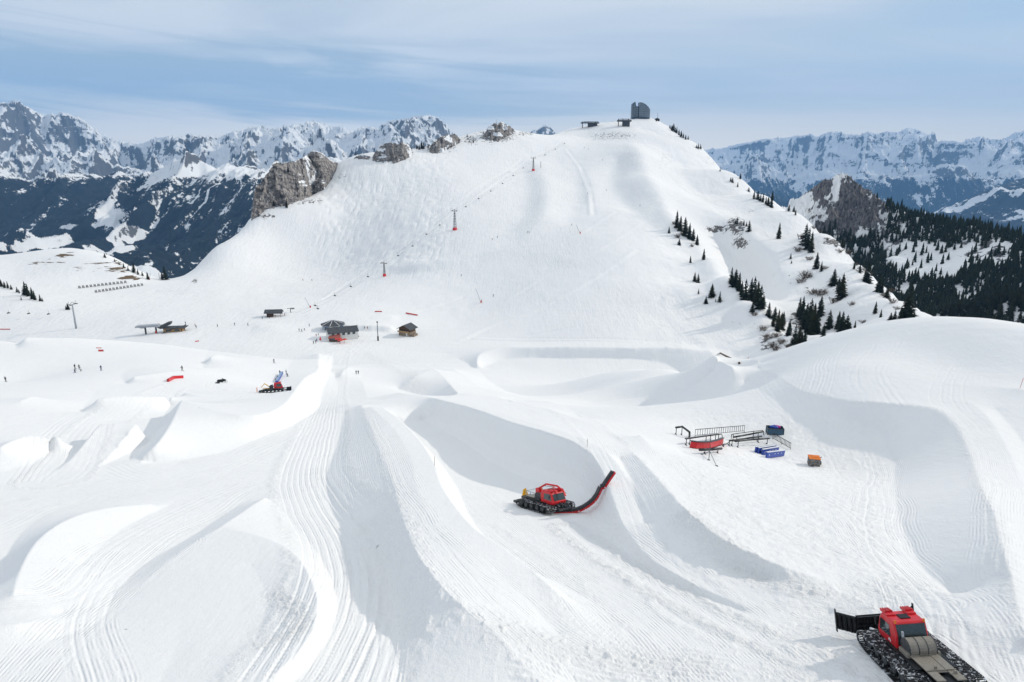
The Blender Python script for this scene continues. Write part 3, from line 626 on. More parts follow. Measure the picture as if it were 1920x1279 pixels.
hs = structure(grid_mesh('snow_slopes', np.stack([GX, GY, Z], -1), M_NEAR, {'rock': rock, 'grass': grass, 'rough': rough, 'lateral': lat_a, 'cord': cord * (GR < 130), 'skied': sstep(GR, 280, 420) * (0.15 + 0.95 * sstep(fbm(GX / 90 + 0.3 * GY / 90, GY / 160, 4, 301), -0.35, 0.35)) + 0.12}))
hit, gz = SN.hit, (lambda x, y: float(SN.z(x, y)))
print('near terrain done')

# ------------------------------------------------------------------ ridge with the rock tooth, far ranges
def patch(name, pts, az0, az1, r0, r1, na, nr, scale, relief, m, masks, skyline=None, lam=1e-4):
    az = np.linspace(R(az0), R(az1), int(na * Q)); lr = np.linspace(math.log(r0), math.log(r1), int(nr * Q))
    A, L = np.meshgrid(az, lr, indexing='ij'); r = np.exp(L); x = np.sin(A) * r; y = np.cos(A) * r
    z = eval_coarse(tps(pts, scale, lam), az, lr, 4)
    z = z + relief(x, y, z)
    if skyline is not None:
        # raise or lower the crest until the skyline stands as traced
        sx, st, wdt = skyline
        el = z / y; jm = el.argmax(1); cur = el[np.arange(len(az)), jm]
        d = np.array([P(a, b, 1.0) for a, b in zip(*sx)]); oz = np.argsort(np.arctan2(d[:, 0], 1)); want = np.interp(np.tan(az), d[oz, 0], d[oz, 2], left=cur.min() , right=cur.min())
        inside = (np.tan(az) > d[oz[0], 0]) & (np.tan(az) < d[oz[-1], 0])
        jag = ridged(np.tan(az) * 90 + 7, 0 * az + 3.3, 4, 207, 0.6) - 0.4
        want = want + jag * (0.0075 if name == 'wooded_ridge' else 0.0034) * inside
        for sg, wk in ((0.02, 1.0), (0.008, 0.9), (0.003, 0.7), (0.0015, 0.4)):
            el = z / y; jm = el.argmax(1); cur = el[np.arange(len(az)), jm]
            dl = blur(((want - cur) * inside)[:, None], max(1.2, len(az) * sg), 0)[:, 0]
            lj = blur(lr[jm][:, None], max(1.2, len(az) * sg), 0)[:, 0]
            k = np.exp(-((L - lj[:, None]) / (wdt * wk)) ** 2)
            if sg == 0.02: k = np.where(L > lj[:, None], 1.0, k)
            z = z + dl[:, None] * y * k
    dd = np.maximum(y * math.cos(PITCH) - z * math.sin(PITCH), 1)
    px = 960 + FP * x / dd; py = 639.5 - FP * (y * math.sin(PITCH) + z * math.cos(PITCH)) / dd
    at = masks(x, y, z, px, py)
    o = structure(grid_mesh(name, np.stack([x, y, z], -1), m, at))
    return o, Surf(z, az, lr), (x, y, z, px, py, at)

pc = [tuple(P(*p)) for p in [(1440,400,1000),(1490,372,1090),(1520,352,1090),(1548,338,1080),(1578,322,1060),(1597,330,1050),(1612,345,1035),(1640,372,1010),(1668,388,985),(1705,405,950),(1750,420,905),(1800,430,860),(1850,440,815),(1920,455,760),(2010,470,710),
  (1500,400,990),(1560,380,1000),(1600,400,960),(1540,430,930),(1600,450,880),(1660,450,880),(1700,470,830),(1760,480,790),(1830,490,735),(1920,500,680),
  (1640,520,760),(1700,540,720),(1780,540,680),(1860,550,630),(1930,560,590),(1680,600,640),(1760,600,590),(1850,610,540),(1930,620,510),(1600,520,800),(1500,460,880),(2050,560,560)]]
for p in list(pc[:15]):
    for d, dz in ((60, 40), (200, 150), (500, 420)): pc.append((p[0] + d * 0.5, p[1] + d, p[2] - dz))
for x, y, z in ((330,420,-190),(400,360,-190),(250,520,-230),(150,700,-260),(500,300,-170),(200,900,-200)): pc.append((x, y, z))
def rel_c(x, y, z):
    dd = np.maximum(y * math.cos(PITCH) - z * math.sin(PITCH), 1); px = 960 + FP * x / dd; py = 639.5 - FP * (y * math.sin(PITCH) + z * math.cos(PITCH)) / dd
    t = np.clip(blob(1585,395,105,85,px,py) * 1.6, 0, 1) * (y > 760)
    return t * (ridged(x / 48, y / 80, 7, 5, 0.6) * 70 - 28) + (1 - t) * (ridged(x / 90, y / 90, 5, 8) * 16 - 6)
def mask_c(x, y, z, px, py):
    rk = np.maximum(0.84 * blob(1602,392,84,90,px,py), 0.95 * blob(1540,350,36,28,px,py)); rk = np.maximum(rk, .48 * blob(1680,430,60,60,px,py)); rk = np.maximum(rk, .5 * blob(1850,480,60,40,px,py))
    rk = rk - 0.8 * blob(1568,350,7,24,px,py)
    wd = np.clip(sstep(px + (py - 400) * 0.15, 1620, 1700) * 0.50, 0, 1) + 0.1 * sstep(py, 420, 520); wd = wd - 0.25 * blob(1850,480,90,50,px,py) - 0.35 * blob(1740,500,60,60,px,py) - .3 * blob(1870,560,60,40,px,py)
    return {'rock': rk, 'wood': wd * 0.8}
ridge_o, SC, datC = patch('wooded_ridge', pc, 18, 45, 480, 1700, 700, 520, 300.0, rel_c, M_RIDGE, mask_c,
    skyline=(([1480,1500,1530,1548,1562,1578,1590,1600,1612,1640,1665,1700,1750,1800,1850,1920,2010],[376,366,346,337,333,320,324,334,342,366,382,400,414,420,430,446,462]), 0, 0.03))

def rel_l(x, y, z):
    g = ridged(x / 420 + 3, y / 1500, 6, 21) * 250 - 120
    g = g + (ridged(x / 130 + 9, y / 700, 4, 27) - 0.4) * 80
    return g * sstep(z, -900, -500) * 0.8 + fbm(x / 200, y / 200, 4, 23) * 30
pl = [tuple(P(*p)) for p in [(-200,345,5200),(0,335,5200),(100,335,5300),(200,345,5200),(260,325,5200),(330,300,5100),(400,298,5000),(440,290,4900),(480,300,4900),(540,300,4900),(650,300,5200),(800,300,5400),(1000,300,6000),
   (0,400,4600),(150,400,4500),(250,400,4300),(350,400,4100),(450,400,4000),(550,400,3900),(0,450,3900),(120,455,3700),(240,460,3500),(330,470,3500),(420,470,3500),(550,480,3400),
   (0,470,3300),(150,480,3100),(300,520,2800),(400,560,2700),(600,600,2600),(-200,450,3700)]]
pl += [(x, 6500, -300) for x in (-4500, -3000, -1500, 0)] + [(x, 8000, -700) for x in (-5000, -3000, -1000, 1000)] + [(-1500, 2200, -700), (-400, 2200, -750), (-2200, 2300, -650)]
def mask_l(x, y, z, px, py):
    low = sstep(py, 296, 350) * 0.76
    low = np.maximum(low, 0.5 * blob(200,420,260,60,px,py)); low = np.maximum(low, .55 * blob(40,335,90,14,px,py)); low = np.maximum(low, .45 * blob(220,345,130,12,px,py))
    gul = ridged(x / 190 + 1 + 0.3 * fbm(x / 300, y / 300, 3, 37), y / 1500, 4, 33); low = low - 0.36 * sstep(gul, 0.42, 0.72) * sstep(px, 230, 300) * (1 - sstep(py, 430, 480)) - .10 * sstep(px, 240, 320) * (1 - sstep(py, 360, 420))
    fld = fbm(x / 260, y / 180, 3, 35)
    low = low - 0.7 * sstep(fld, -0.1, 0.25) * np.clip(blob(120,450,150,22,px,py) * 2 + blob(170,440,90,16,px,py) * 2 + blob(270,510,60,12,px,py), 0, 1)
    low = low - .5 * blob(200,405,34,28,px,py)
    return {'rock': -0.25 + 0.35 * (1 - sstep(py, 290, 330)) + 0.7 * blob(485,295,45,28,px,py) + 0 * x, 'wood': low - 1.0 * blob(485,295,45,28,px,py)}
left_o, SL, datL = patch('forested_valley_side', pl, -50, 2, 2200, 8000, 800, 420, 2000.0, rel_l, M_FAR, mask_l)

def rel_m(amp, sc, seed): return lambda x, y, z: (ridged(x / sc, y / sc, 8, seed, 0.60) - 0.42) * amp * 1.1 + (ridged(x / (sc * 0.55) + 5, y / (sc * 2.4), 5, seed + 3) - 0.4) * amp * 0.55
sky1 = ([-260,-120,-30,0,30,48,62,85,120,135,150,160,185,215,240,262,285,310,335,350,370,395,415,440,452,470,492,510,540,560,590,620,640,652,668,690,705,730,760,780,800,818,832,840,846,870,900],
        [240,210,200,193,187,196,207,216,210,215,219,226,247,262,266,270,260,254,258,250,252,255,254,243,246,239,234,241,234,231,227,236,236,243,243,236,240,228,221,217,214,218,227,236,247,262,272])
pm = [tuple(P(a, b, 10500)) for a, b in zip(sky1[0][::3], sky1[1][::3])]
pm += [tuple(P(a, b, Y)) for a, b, Y in [(-250,300,7800),(0,300,7600),(150,310,7600),(300,300,7400),(450,280,8200),(450,300,7400),(600,300,7600),(600,270,8800),(750,300,8000),(750,270,9000),(900,310,8600),(0,250,8900),(130,260,8900),(300,275,9000),(0,350,6600),(300,340,6500),(600,340,6600),(900,340,7000),(1100,340,8000)]]
pm += [(x, 13000, -200) for x in (-9000, -5000, -2500, 0)]
zero = lambda x, y, z, px, py: {'rock': -0.08 + 0.12 * blob(30,230,150,60,px,py) + .12 * blob(790,235,60,20,px,py) - .15 * blob(640,255,80,25,px,py), 'wood': sstep(z, -350, -650) * 0.7 * (py > 300)}
m1, SM, _ = patch('snowy_alps', pm, -52, 2, 6300, 13500, 1100, 520, 5000.0, rel_m(900, 1900, 61), M_FAR, zero, skyline=(sky1, 0, 0.12))
sky2 = ([960,985,998,1010,1022,1032,1040,1052,1075],[285,256,243,240,233,237,246,255,285])
p2 = [tuple(P(a, b, 12500)) for a, b in zip(*sky2)] + [(x, 11000, -400) for x in (-1000, 0, 1000, 1800)] + [(x, 14000, -400) for x in (-1000, 0, 1000, 1800)]
m2, _, _ = patch('lone_alpine_peak', p2, -1, 8, 11000, 14500, 200, 160, 3000.0, rel_m(350, 900, 71), M_FAR, lambda x, y, z, px, py: {'rock': 0.35 + 0 * x, 'wood': 0 * x}, skyline=(sky2, 0, 0.1))
sky3 = ([1290,1330,1360,1400,1430,1460,1475,1500,1520,1533,1545,1570,1590,1610,1628,1645,1665,1685,1700,1720,1735,1742,1750,1758,1775,1800,1815,1838,1855,1880,1900,1925,1990,2060],
        [288,278,276,266,262,257,258,254,249,255,250,246,250,252,244,252,246,248,240,243,247,252,247,264,262,266,260,254,262,262,248,244,256,250])
p3 = [tuple(P(a, b, 18500)) for a, b in zip(sky3[0][::2], sky3[1][::2])]
p3 += [tuple(P(a, b, Y)) for a, b, Y in [(1330,330,14489),(1450,330,14489),(1600,310,15179),(1750,300,15179),(1900,290,15179),(1500,370,11385),(1650,370,11385),(1800,350,12074),(1920,340,12419),(1400,420,9315),(1550,430,9108),(1700,430,8970),(1850,420,9315),(1950,430,9315),(2060,330,12419)]]
p3 += [(x, 23000, 0) for x in (3500, 8000, 14000, 19000)] + [tuple(P(a, 480, 7900)) for a in (1400, 1600, 1800, 2000)]
def mask_r(x, y, z, px, py):
    h = fbm(x / 1800, y / 1800, 4, 81) * 180
    return {'rock': -0.05 + .15 * sstep(py, 285, 260), 'wood': 0.72 * sstep(z + h, -230, -500) - 0.32 * sstep(fbm(x / 700, y / 700, 4, 85), 0.1, 0.35)}
m3, _, _ = patch('hazy_alps', p3, 13, 47, 7600, 23000, 1000, 520, 6500.0, rel_m(1050, 2900, 91), M_FAR, mask_r, skyline=(sky3, 0, 0.14))
sky4 = ([1740,1770,1800,1850,1880,1920,2000,2100],[402,388,378,357,345,333,312,300])
p4 = [tuple(P(a, b, 9500)) for a, b in zip(*sky4)] + [tuple(P(a, b, Y)) for a, b, Y in [(1700,440,8300),(1800,430,8200),(1900,420,7800),(2000,400,7600),(1750,480,7300),(1900,490,6800),(2050,480,6800),(1650,470,8300)]] + [(x, 12000, -1600) for x in (5000, 8000, 11000)]
m4, _, _ = patch('valley_shoulder', p4, 25, 47, 7000, 14000, 300, 200, 4000.0, rel_m(200, 1200, 95), M_FAR, lambda x, y, z, px, py: {'rock': -0.5 + 0 * x, 'wood': 0.75 - 0.45 * sstep(fbm(x / 500, y / 500, 4, 99), 0.12, 0.3)}, skyline=(sky4, 0, 0.1))
# ground below everything, out to the horizon
gx, gy = np.meshgrid(np.linspace(-25000, 25000, 60), np.linspace(-25000, 25000, 60), indexing='ij')
structure(grid_mesh('valley_ground', np.stack([gx, gy, -1650 + 0 * gx], -1), M_FAR, {'rock': -1 + 0 * gx, 'wood': 0.45 + 0 * gx}))
# air
def box_mesh(name, lo, hi, m):
    me = bpy.data.meshes.new(name); bm = bmesh.new(); bmesh.ops.create_cube(bm, size=1.0)
    for v in bm.verts: v.co = Vector([(l + h) / 2 + c * (h - l) for l, h, c in zip(lo, hi, v.co)])
    bm.to_mesh(me); bm.free(); me.materials.append(m); o = bpy.data.objects.new(name, me); C.objects.link(o); return o
HZ = bpy.data.materials.new('haze'); HZ.use_nodes = True; HZ.node_tree.nodes.clear(); N = nt(HZ.node_tree)
pv = N('ShaderNodeVolumePrincipled', Color=(0.24, 0.50, 0.88, 1), Density=3.6e-5, Anisotropy=0.0)
ho = N('ShaderNodeOutputMaterial'); HZ.node_tree.links.new(pv.outputs[0], ho.inputs['Volume'])
structure(box_mesh('haze', (-25500, -25500, -1660), (25500, 25500, 2600), HZ), 'stuff')
print('terrain built')

# ================================================================== builders for things
class MB:
    def __init__(s): s.bm = bmesh.new()
    def box(s, c, size, rz=0.0, rx=0.0, ry=0.0, taper=1.0):
        r = bmesh.ops.create_cube(s.bm, size=1.0)
        M = Matrix.Translation(Vector(c)) @ Matrix.Rotation(rz, 4, 'Z') @ Matrix.Rotation(ry, 4, 'Y') @ Matrix.Rotation(rx, 4, 'X')
        for v in r['verts']:
            k = taper if v.co.z > 0 else 1.0
            v.co = M @ Vector((v.co.x * size[0] * k, v.co.y * size[1] * k, v.co.z * size[2]))
        return s
    def bar(s, p0, p1, w, h=None):
        """square bar between two points"""
        p0, p1 = Vector(p0), Vector(p1); d = p1 - p0; h = h or w
        r = bmesh.ops.create_cube(s.bm, size=1.0); q = d.to_track_quat('Y', 'Z').to_matrix().to_4x4()
        for v in r['verts']: v.co = Matrix.Translation((p0 + p1) / 2) @ q @ Vector((v.co.x * w, v.co.y * d.length, v.co.z * h))
        return s
    def tube(s, pts, r, n=8, r2=None):
        for i, (a, b) in enumerate(zip(pts[:-1], pts[1:])):
            a, b = Vector(a), Vector(b); d = b - a
            if d.length < 1e-6: continue
            q = d.to_track_quat('Z', 'Y').to_matrix().to_4x4(); M = Matrix.Translation((a + b) / 2) @ q
            bmesh.ops.create_cone(s.bm, cap_ends=True, segments=n, radius1=r, radius2=(r if r2 is None else r2), depth=d.length + (r * 0.3 if len(pts) > 2 else 0), matrix=M)
        return s
    def cone(s, c, r1, r2, h, n=10, rot=None):
        M = Matrix.Translation(Vector(c)); M = M @ rot if rot is not None else M
        bmesh.ops.create_cone(s.bm, cap_ends=True, segments=n, radius1=r1, radius2=r2, depth=h, matrix=M); return s
    def prism(s, poly, axis, a, b):
        """polygon (2D) extruded from a to b along the named axis"""
        def v3(p, t): return {'x': (t, p[0], p[1]), 'y': (p[0], t, p[1]), 'z': (p[0], p[1], t)}[axis]
        A = [s.bm.verts.new(v3(p, a)) for p in poly]; B = [s.bm.verts.new(v3(p, b)) for p in poly]
        s.bm.faces.new(A[::-1]); s.bm.faces.new(B); n = len(poly)
        for i in range(n): s.bm.faces.new((A[i], A[(i + 1) % n], B[(i + 1) % n], B[i]))
        return s
    def poly(s, pts):
        s.bm.faces.new([s.bm.verts.new(p) for p in pts]); return s
    def slab(s, pts, t):
        """3D polygon with thickness t downwards"""
        A = [s.bm.verts.new(p) for p in pts]; B = [s.bm.verts.new((p[0], p[1], p[2] - t)) for p in pts]; n = len(pts)
        s.bm.faces.new(A); s.bm.faces.new(B[::-1])
        for i in range(n): s.bm.faces.new((A[i], B[i], B[(i + 1) % n], A[(i + 1) % n]))
        return s
    def ball(s, c, r, sx=1, sy=1, sz=1, sub=1):
        m = Matrix.Translation(Vector(c)) @ Matrix.Diagonal((sx, sy, sz, 1)); bmesh.ops.create_icosphere(s.bm, subdivisions=sub, radius=r, matrix=m); return s
    def build(s, name, m, parent=None, bevel=0.0, smooth=False, label=None):
        bmesh.ops.recalc_face_normals(s.bm, faces=s.bm.faces)
        me = bpy.data.meshes.new(name); s.bm.to_mesh(me); s.bm.free(); me.materials.append(m)
        if smooth: me.polygons.foreach_set('use_smooth', [True] * len(me.polygons))
        o = bpy.data.objects.new(name, me); C.objects.link(o); o.parent = parent
        if bevel:
            b = o.modifiers.new('bevel', 'BEVEL'); b.width = bevel; b.segments = 2; b.limit_method = 'ANGLE'
        if label: o['label'] = label
        return o
def thing(name, label, cat, loc=(0, 0, 0), rz=0.0, group=None, normal=None):
    o = bpy.data.objects.new(name, None); C.objects.link(o); o.empty_display_size = 0.5
    tag(o, label, cat, group); place(o, loc, rz, normal); return o
def tag(o, label, cat, group=None):
    o['label'] = label; o['category'] = cat
    if group: o['group'] = group
    return o
def place(o, loc, rz=0.0, normal=None):
    M = Matrix.Rotation(rz, 4, 'Z')
    if normal is not None: M = Vector((0, 0, 1)).rotation_difference(Vector(normal)).to_matrix().to_4x4() @ M
    o.rotation_mode = 'QUATERNION'; o.rotation_quaternion = M.to_quaternion(); o.location = Vector(loc)
def copy_tree(o, parent=None):
    c = o.copy(); C.objects.link(c)
    if parent is not None: c.parent = parent
    for ch in list(o.children): copy_tree(ch, c)
    return c
def normal_at(x, y, d=2.0):
    return Vector((gz(x - d, y) - gz(x + d, y), gz(x, y - d) - gz(x, y + d), 2 * d)).normalized()
def head(p, q): return math.atan2(-(q[0] - p[0]), q[1] - p[1])     # turns local +Y towards q

# ------------------------------------------------------------------ rock faces that stand out of the snow
def crag(name, bottom, top, depth, back, disp, nu=120, nv=50, ncap=14, fluting=6.0, y_hint=None, lean=10.0, drop=0.6):
    b = np.array(bottom, float); t = np.array(top, float)
    u = np.linspace(0, 1, nu)
    def res(a):
        s = np.r_[0, np.cumsum(np.hypot(*np.diff(a[:, :2], axis=0).T))]; s /= s[-1]; return np.stack([np.interp(u, s, a[:, i]) for i in range(2)], 1)
    B = res(b); T = res(t); T[:, 1] += (ridged(u * 14 + b[0, 0], 0 * u, 4, 5, 0.6) - 0.45) * np.clip(T[-1, 0] - T[0, 0], 20, 60) * 0.10; B[:, 1] += fbm(u * 18, 0 * u + 2, 3, 6) * 3.0; V = np.zeros((nu, nv + ncap, 3)); rk = np.zeros((nu, nv + ncap))
    yb = np.array([(SN.hit(p[0], p[1], 0, 400)[1] if y_hint is None else y_hint) for p in B]); yb = np.convolve(np.pad(yb, 6, mode='edge'), np.ones(13) / 13, 'valid')
    for i in range(nu):
        for j in range(nv):
            v = j / (nv - 1); px = B[i, 0] * (1 - v) + T[i, 0] * v; py = B[i, 1] * (1 - v) + T[i, 1] * v
            Y = yb[i] + lean * v; V[i, j] = P(px, py, Y)
        for k in range(ncap):
            w = (k + 1) / ncap; V[i, nv + k] = V[i, nv - 1] + np.array([back[0] * w, back[1] * w, -drop * back[1] * w ** 1.3])
    x = V[:, :, 0]; z = V[:, :, 2]; s = np.ones((nu, nv + ncap)); s[:, nv:] = np.linspace(1, 0.3, ncap)[None]
    edge = sstep(u, 0, 0.08)[:, None] * (1 - sstep(u, 0.92, 1))[:, None] * 0.8 + 0.2
    d = (ridged(x / fluting, z / (fluting * 2.5), 6, 3, 0.6) - 0.4) * disp * 1.2 + np.round(fbm(x / 7, z / 4, 3, 8) * 5) / 5 * disp * 0.8 + fbm(x / 2, z / 2, 3, 18) * disp * 0.3
    V[:, :, 1] -= d * s * edge; V[:, nv - 1:, 2] += fbm(x[:, nv - 1:] / 6, V[:, nv - 1:, 1] / 6, 3, 4) * disp * 0.4
    V[:, 0, 2] -= 3.0
    rk[:, :nv] = (0.95 if nu > 150 else 0.66) + 0.45 * fbm(x / 10, z / 4, 4, 14)[:, :nv]; rk[:, nv - 2:] = 0.42 + 0.3 * fbm(x / 8, V[:, :, 1] / 8, 3, 15)[:, nv - 2:]
    Vr = V[:, ::-1]
    return structure(grid_mesh(name, Vr, M_CRAG, {'rock': rk[:, ::-1], 'wood': 0 * rk}))
crag('rock_cliff', [(470,416),(485,408),(500,400),(520,393),(540,386),(560,377),(580,368),(598,361),(612,352),(622,338),(630,320)],
     [(476,362),(481,350),(490,338),(500,328),(509,312),(514,306),(530,306),(550,304),(565,300),(574,294),(580,286),(590,284),(602,290),(615,300),(624,304),(632,310)], 0, (10, 45), 7.0, nu=220, nv=90, fluting=9.0, lean=14)
crag('rock_outcrop', [(698,302),(712,306),(730,307),(748,305),(760,300),(772,292)], [(698,296),(704,284),(716,272),(732,268),(748,272),(760,268),(772,284)], 0, (6, 25), 4.0, nu=90, nv=40, lean=8)
crag('rock_outcrop', [(805,287),(818,290),(832,286),(850,276),(862,268)], [(805,280),(814,266),(826,258),(840,254),(852,252),(862,262)], 0, (6, 22), 4.0, nu=80, nv=36, lean=8)
crag('rock_outcrop', [(905,262),(920,266),(935,264),(955,256),(966,250)], [(905,256),(915,240),(927,233),(938,231),(952,236),(966,246)], 0, (6, 22), 4.0, nu=80, nv=36, lean=8)
crag('rock_outcrop', [(664,300),(678,300),(692,300)], [(664,296),(676,290),(692,294)], 0, (4, 12), 2.0, nu=40, nv=16, lean=4)

# ------------------------------------------------------------------ conifers
M_FIR = mat('fir_needles', (0.022, 0.032, 0.020), 0.9, noise=0.35, nscale=1.5, spec=0.1)
M_FIR2 = mat('fir_needles_olive', (0.032, 0.038, 0.018), 0.9, noise=0.35, nscale=1.5, spec=0.1)
M_BARK = mat('bark', (0.06, 0.045, 0.035), 0.9, nscale=6)
M_TWIG = mat('bare_twigs', (0.10, 0.075, 0.055), 0.9, nscale=6)
def fir_mesh(seed, tiers=15, width=0.20, dens=1.0, lean=0.0):
    """unit-height fir: drooping ragged branch blades in irregular tiers"""
    rnd = random.Random(seed); bm = bmesh.new()
    for t in range(tiers):
        f = t / (tiers - 1); z = 0.07 + 0.88 * f ** 0.92; R0 = width * (1 - f) ** 0.82 + 0.012; n = int((13 - 7 * f) * dens) + 3
        a0 = rnd.random() * 6.28
        for k in range(n):
            if rnd.random() < 0.10: continue
            a = a0 + k / n * 6.283 + rnd.uniform(-0.25, 0.25); L = R0 * rnd.uniform(0.62, 1.18); w = R0 * rnd.uniform(0.22, 0.36)
            ca, sa = math.cos(a), math.sin(a); dr = rnd.uniform(0.25, 0.6) * L + 0.01; zz = z + rnd.uniform(-0.018, 0.018)
            def pt(r, s, h): return bm.verts.new((ca * r - sa * s + lean * h, sa * r + ca * s, h))
            v0 = pt(0.0, 0, zz + 0.03); v1 = pt(L * 0.55, w, zz - dr * 0.35); v2 = pt(L * 0.55, -w, zz - dr * 0.35); v3 = pt(L, 0, zz - dr * 0.75 + rnd.uniform(0, .012)); v4 = pt(L * 0.5, 0, zz - dr * 0.3 - 0.035)
            for fc in ((v0, v1, v3), (v0, v3, v2), (v1, v4, v3), (v2, v3, v4)): bm.faces.new(fc)
    b = [bm.verts.new((math.cos(a) * 0.015 + lean * 0.9, math.sin(a) * 0.015, 0.9)) for a in (0, 2.1, 4.2)]; tp = bm.verts.new((lean, 0, 1.0))
    for i in range(3): bm.faces.new((b[i], b[(i + 1) % 3], tp))
    me = bpy.data.meshes.new('crown'); bm.to_mesh(me); bm.free(); return me
crowns = [fir_mesh(1, 16, 0.17), fir_mesh(2, 14, 0.22), fir_mesh(3, 12, 0.25, 1.1), fir_mesh(4, 17, 0.14), fir_mesh(5, 13, 0.20, 0.8), fir_mesh(6, 10, 0.30, 1.1)]
for i, m in enumerate(crowns): m.materials.append(M_FIR if i % 2 == 0 else M_FIR2)
tb = MB().tube([(0, 0, -0.06), (0, 0, 0.85)], 0.022, 6, 0.004); trunk0 = tb.build('trunk', M_BARK); trunk_me = trunk0.data; bpy.data.objects.remove(trunk0)
ntree = 0
def fir(loc, h, label, group, kind=None, cat='tree', name='fir_tree'):
    global ntree
    rnd = random.Random(int(loc[0] * 13 + loc[1] * 7)); k = rnd.randrange(5) if kind is None else kind
    t = thing(name, label, cat, loc, rnd.random() * 6.28, group); h *= 1.12; t.scale = (h * rnd.uniform(1.15, 1.5),) * 2 + (h,)
    c = bpy.data.objects.new('crown', crowns[k]); C.objects.link(c); c.parent = t
    b = bpy.data.objects.new('trunk', trunk_me); C.objects.link(b); b.parent = t
    ntree += 1; return t
ORD = ['first', 'second', 'third', 'fourth', 'fifth', 'sixth', 'seventh', 'eighth', 'ninth', 'tenth', 'eleventh', 'twelfth', 'thirteenth', 'fourteenth', 'fifteenth', 'sixteenth', 'seventeenth', 'eighteenth', 'nineteenth', 'twentieth']
def ordinal(i):
    if i < 20: return ORD[i]
    n = i + 1; tens = {2: 'twent', 3: 'thirt', 4: 'fort', 5: 'fift'}[n // 10]
    return tens + 'ieth' if n % 10 == 0 else tens + 'y-' + ORD[n % 10 - 1]
def px_per_m(p): return FP / (p[1] * math.cos(PITCH) - p[2] * math.sin(PITCH))
def fir_group(lst, where, group, tx, y0=230.0, surf=None):
    """lst of (px, py base, height in px); tx maps traced coordinates to photo pixels"""
    L = sorted([(tx(a, b) + (h * tx.k,)) for a, b, h in lst])
    for i, (a, b, h) in enumerate(L):
        p = hit(a, b, 0, y0) if surf is None else surf.hit(a, b, 0, y0, 1700)
        H = h / px_per_m(p) / math.cos(0.2); p[2] -= 0.03 * H
        size = 'tall' if H > 9 else ('small' if H < 4.5 else 'middling')
        fir(p, H, '%s dark fir %s, %s from the left' % (size, where, ORD[i]), group)
class TX:
    def __init__(s, x0, y0, k): s.x0 = x0; s.y0 = y0; s.k = k
    def __call__(s, a, b): return (s.x0 + a * s.k, s.y0 + b * s.k)
T3 = TX(1120, 150, 800 / 1895.0)
fir_group([(352,655,68),(368,668,60),(388,690,75),(408,705,65),(425,712,50),(442,732,42),(318,680,28),(363,732,26)], 'in the clump high on the rib', 'firs of the upper clump on the rib', T3)
fir_group([(472,798,45),(413,812,30),(432,895,40),(447,900,38),(449,950,22),(508,962,55),(543,985,45),(482,992,32),(525,985,15)], 'on the open snow left of the rib', 'scattered firs left of the rib', T3)
fir_group([(595,900,65),(612,915,70),(628,935,75),(655,975,85),(640,955,60),(693,985,105),(680,975,90),(708,1000,100),(722,1012,95),(688,1028,40),(735,1015,60)], 'in the clump below the shaded gully', 'firs of the dense clump below the gully', T3)
fir_group([(760,1050,60),(787,1065,55),(800,1115,90),(815,1105,70),(850,1135,68),(875,1170,80),(893,1185,90),(918,1185,72),(825,1080,50),(780,1095,55),(905,1180,60)], 'in the band above the near crest', 'firs of the band above the near crest', T3)
fir_group([(895,1050,80),(908,1065,98),(925,1090,95),(940,1110,100),(955,1130,120),(972,1130,105),(988,1050,88),(960,1085,90),(945,1065,90),(930,1120,70),(915,1105,70)], 'in the biggest thicket', 'firs of the biggest thicket', T3)
fir_group([(1028,1102,78),(1000,1160,72),(1068,1105,75),(1082,1128,95),(1105,1125,78),(1143,1105,36),(1118,1125,50),(1095,1128,60)], 'right of the biggest thicket', 'firs right of the biggest thicket', T3)
fir_group([(1048,910,68),(1083,970,105),(1070,940,60),(972,838,68),(994,850,42),(922,730,85),(935,748,85),(948,765,85),(805,705,66),(858,795,26),(862,815,14)], 'on the slope right of the bare gully', 'firs right of the bare gully', T3)
fir_group([(1198,900,82),(1188,890,50),(1140,840,36),(1165,855,38),(1248,940,78),(1262,945,50),(1285,970,52),(1087,745,48),(1233,1038,52),(1258,1055,36)], 'on the outer right flank', 'firs of the outer right flank', T3)
fir_group([(1378,1058,135),(1366,1055,95),(1345,1065,60),(1320,1065,42),(1302,1065,32),(1405,1060,32),(1390,1062,60)], 'at the low end of the flank', 'firs at the low end of the flank', T3)
fir_group([(620,640,28),(612,640,20),(650,645,22),(673,672,45),(662,650,20)], 'just above the dark rock band', 'firs above the rock band', T3)
fir_group([(600,455,22),(592,450,18),(623,475,20),(672,495,18),(695,528,36),(712,530,36),(724,538,30),(735,543,36),(748,552,30),(758,558,36),(772,567,44),(776,523,38),(635,422,25)], 'high on the right flank', 'firs high on the right flank', T3)
fir_group([(448,305,22),(458,306,20),(440,302,14),(545,405,11),(850,565,28),(872,568,25),(880,600,22)], 'on the skyline of the right flank', 'firs on the skyline', T3)
fir_group([(322,198,16),(330,200,20),(334,204,24),(338,208,30),(345,216,22),(352,220,28),(362,228,24),(372,236,26),(382,245,20),(392,252,20),(403,264,16),(270,170,12),(262,172,12)], 'right of the summit building', 'firs beside the summit', T3, 900)
T1 = TX(0, 150, 640 / 1904.0)
fir_group([(922,1115,72),(905,1112,40),(795,1092,25),(770,1085,30),(748,1072,50),(715,1062,25),(690,1045,25),(665,1030,20),(585,990,24),(825,1112,40),(640,1012,16)], 'on the edge of the left hillock', 'firs on the edge of the left hillock', T1, 450)
fir_group([(1528,708,36),(1600,712,44),(1608,455,34),(1622,452,30),(1838,540,60),(1845,500,40),(1765,430,36),(1835,470,30)], 'beside the big grey cliff', 'firs beside the cliff', T1, 500)
T2 = TX(560, 150, 640 / 1904.0)
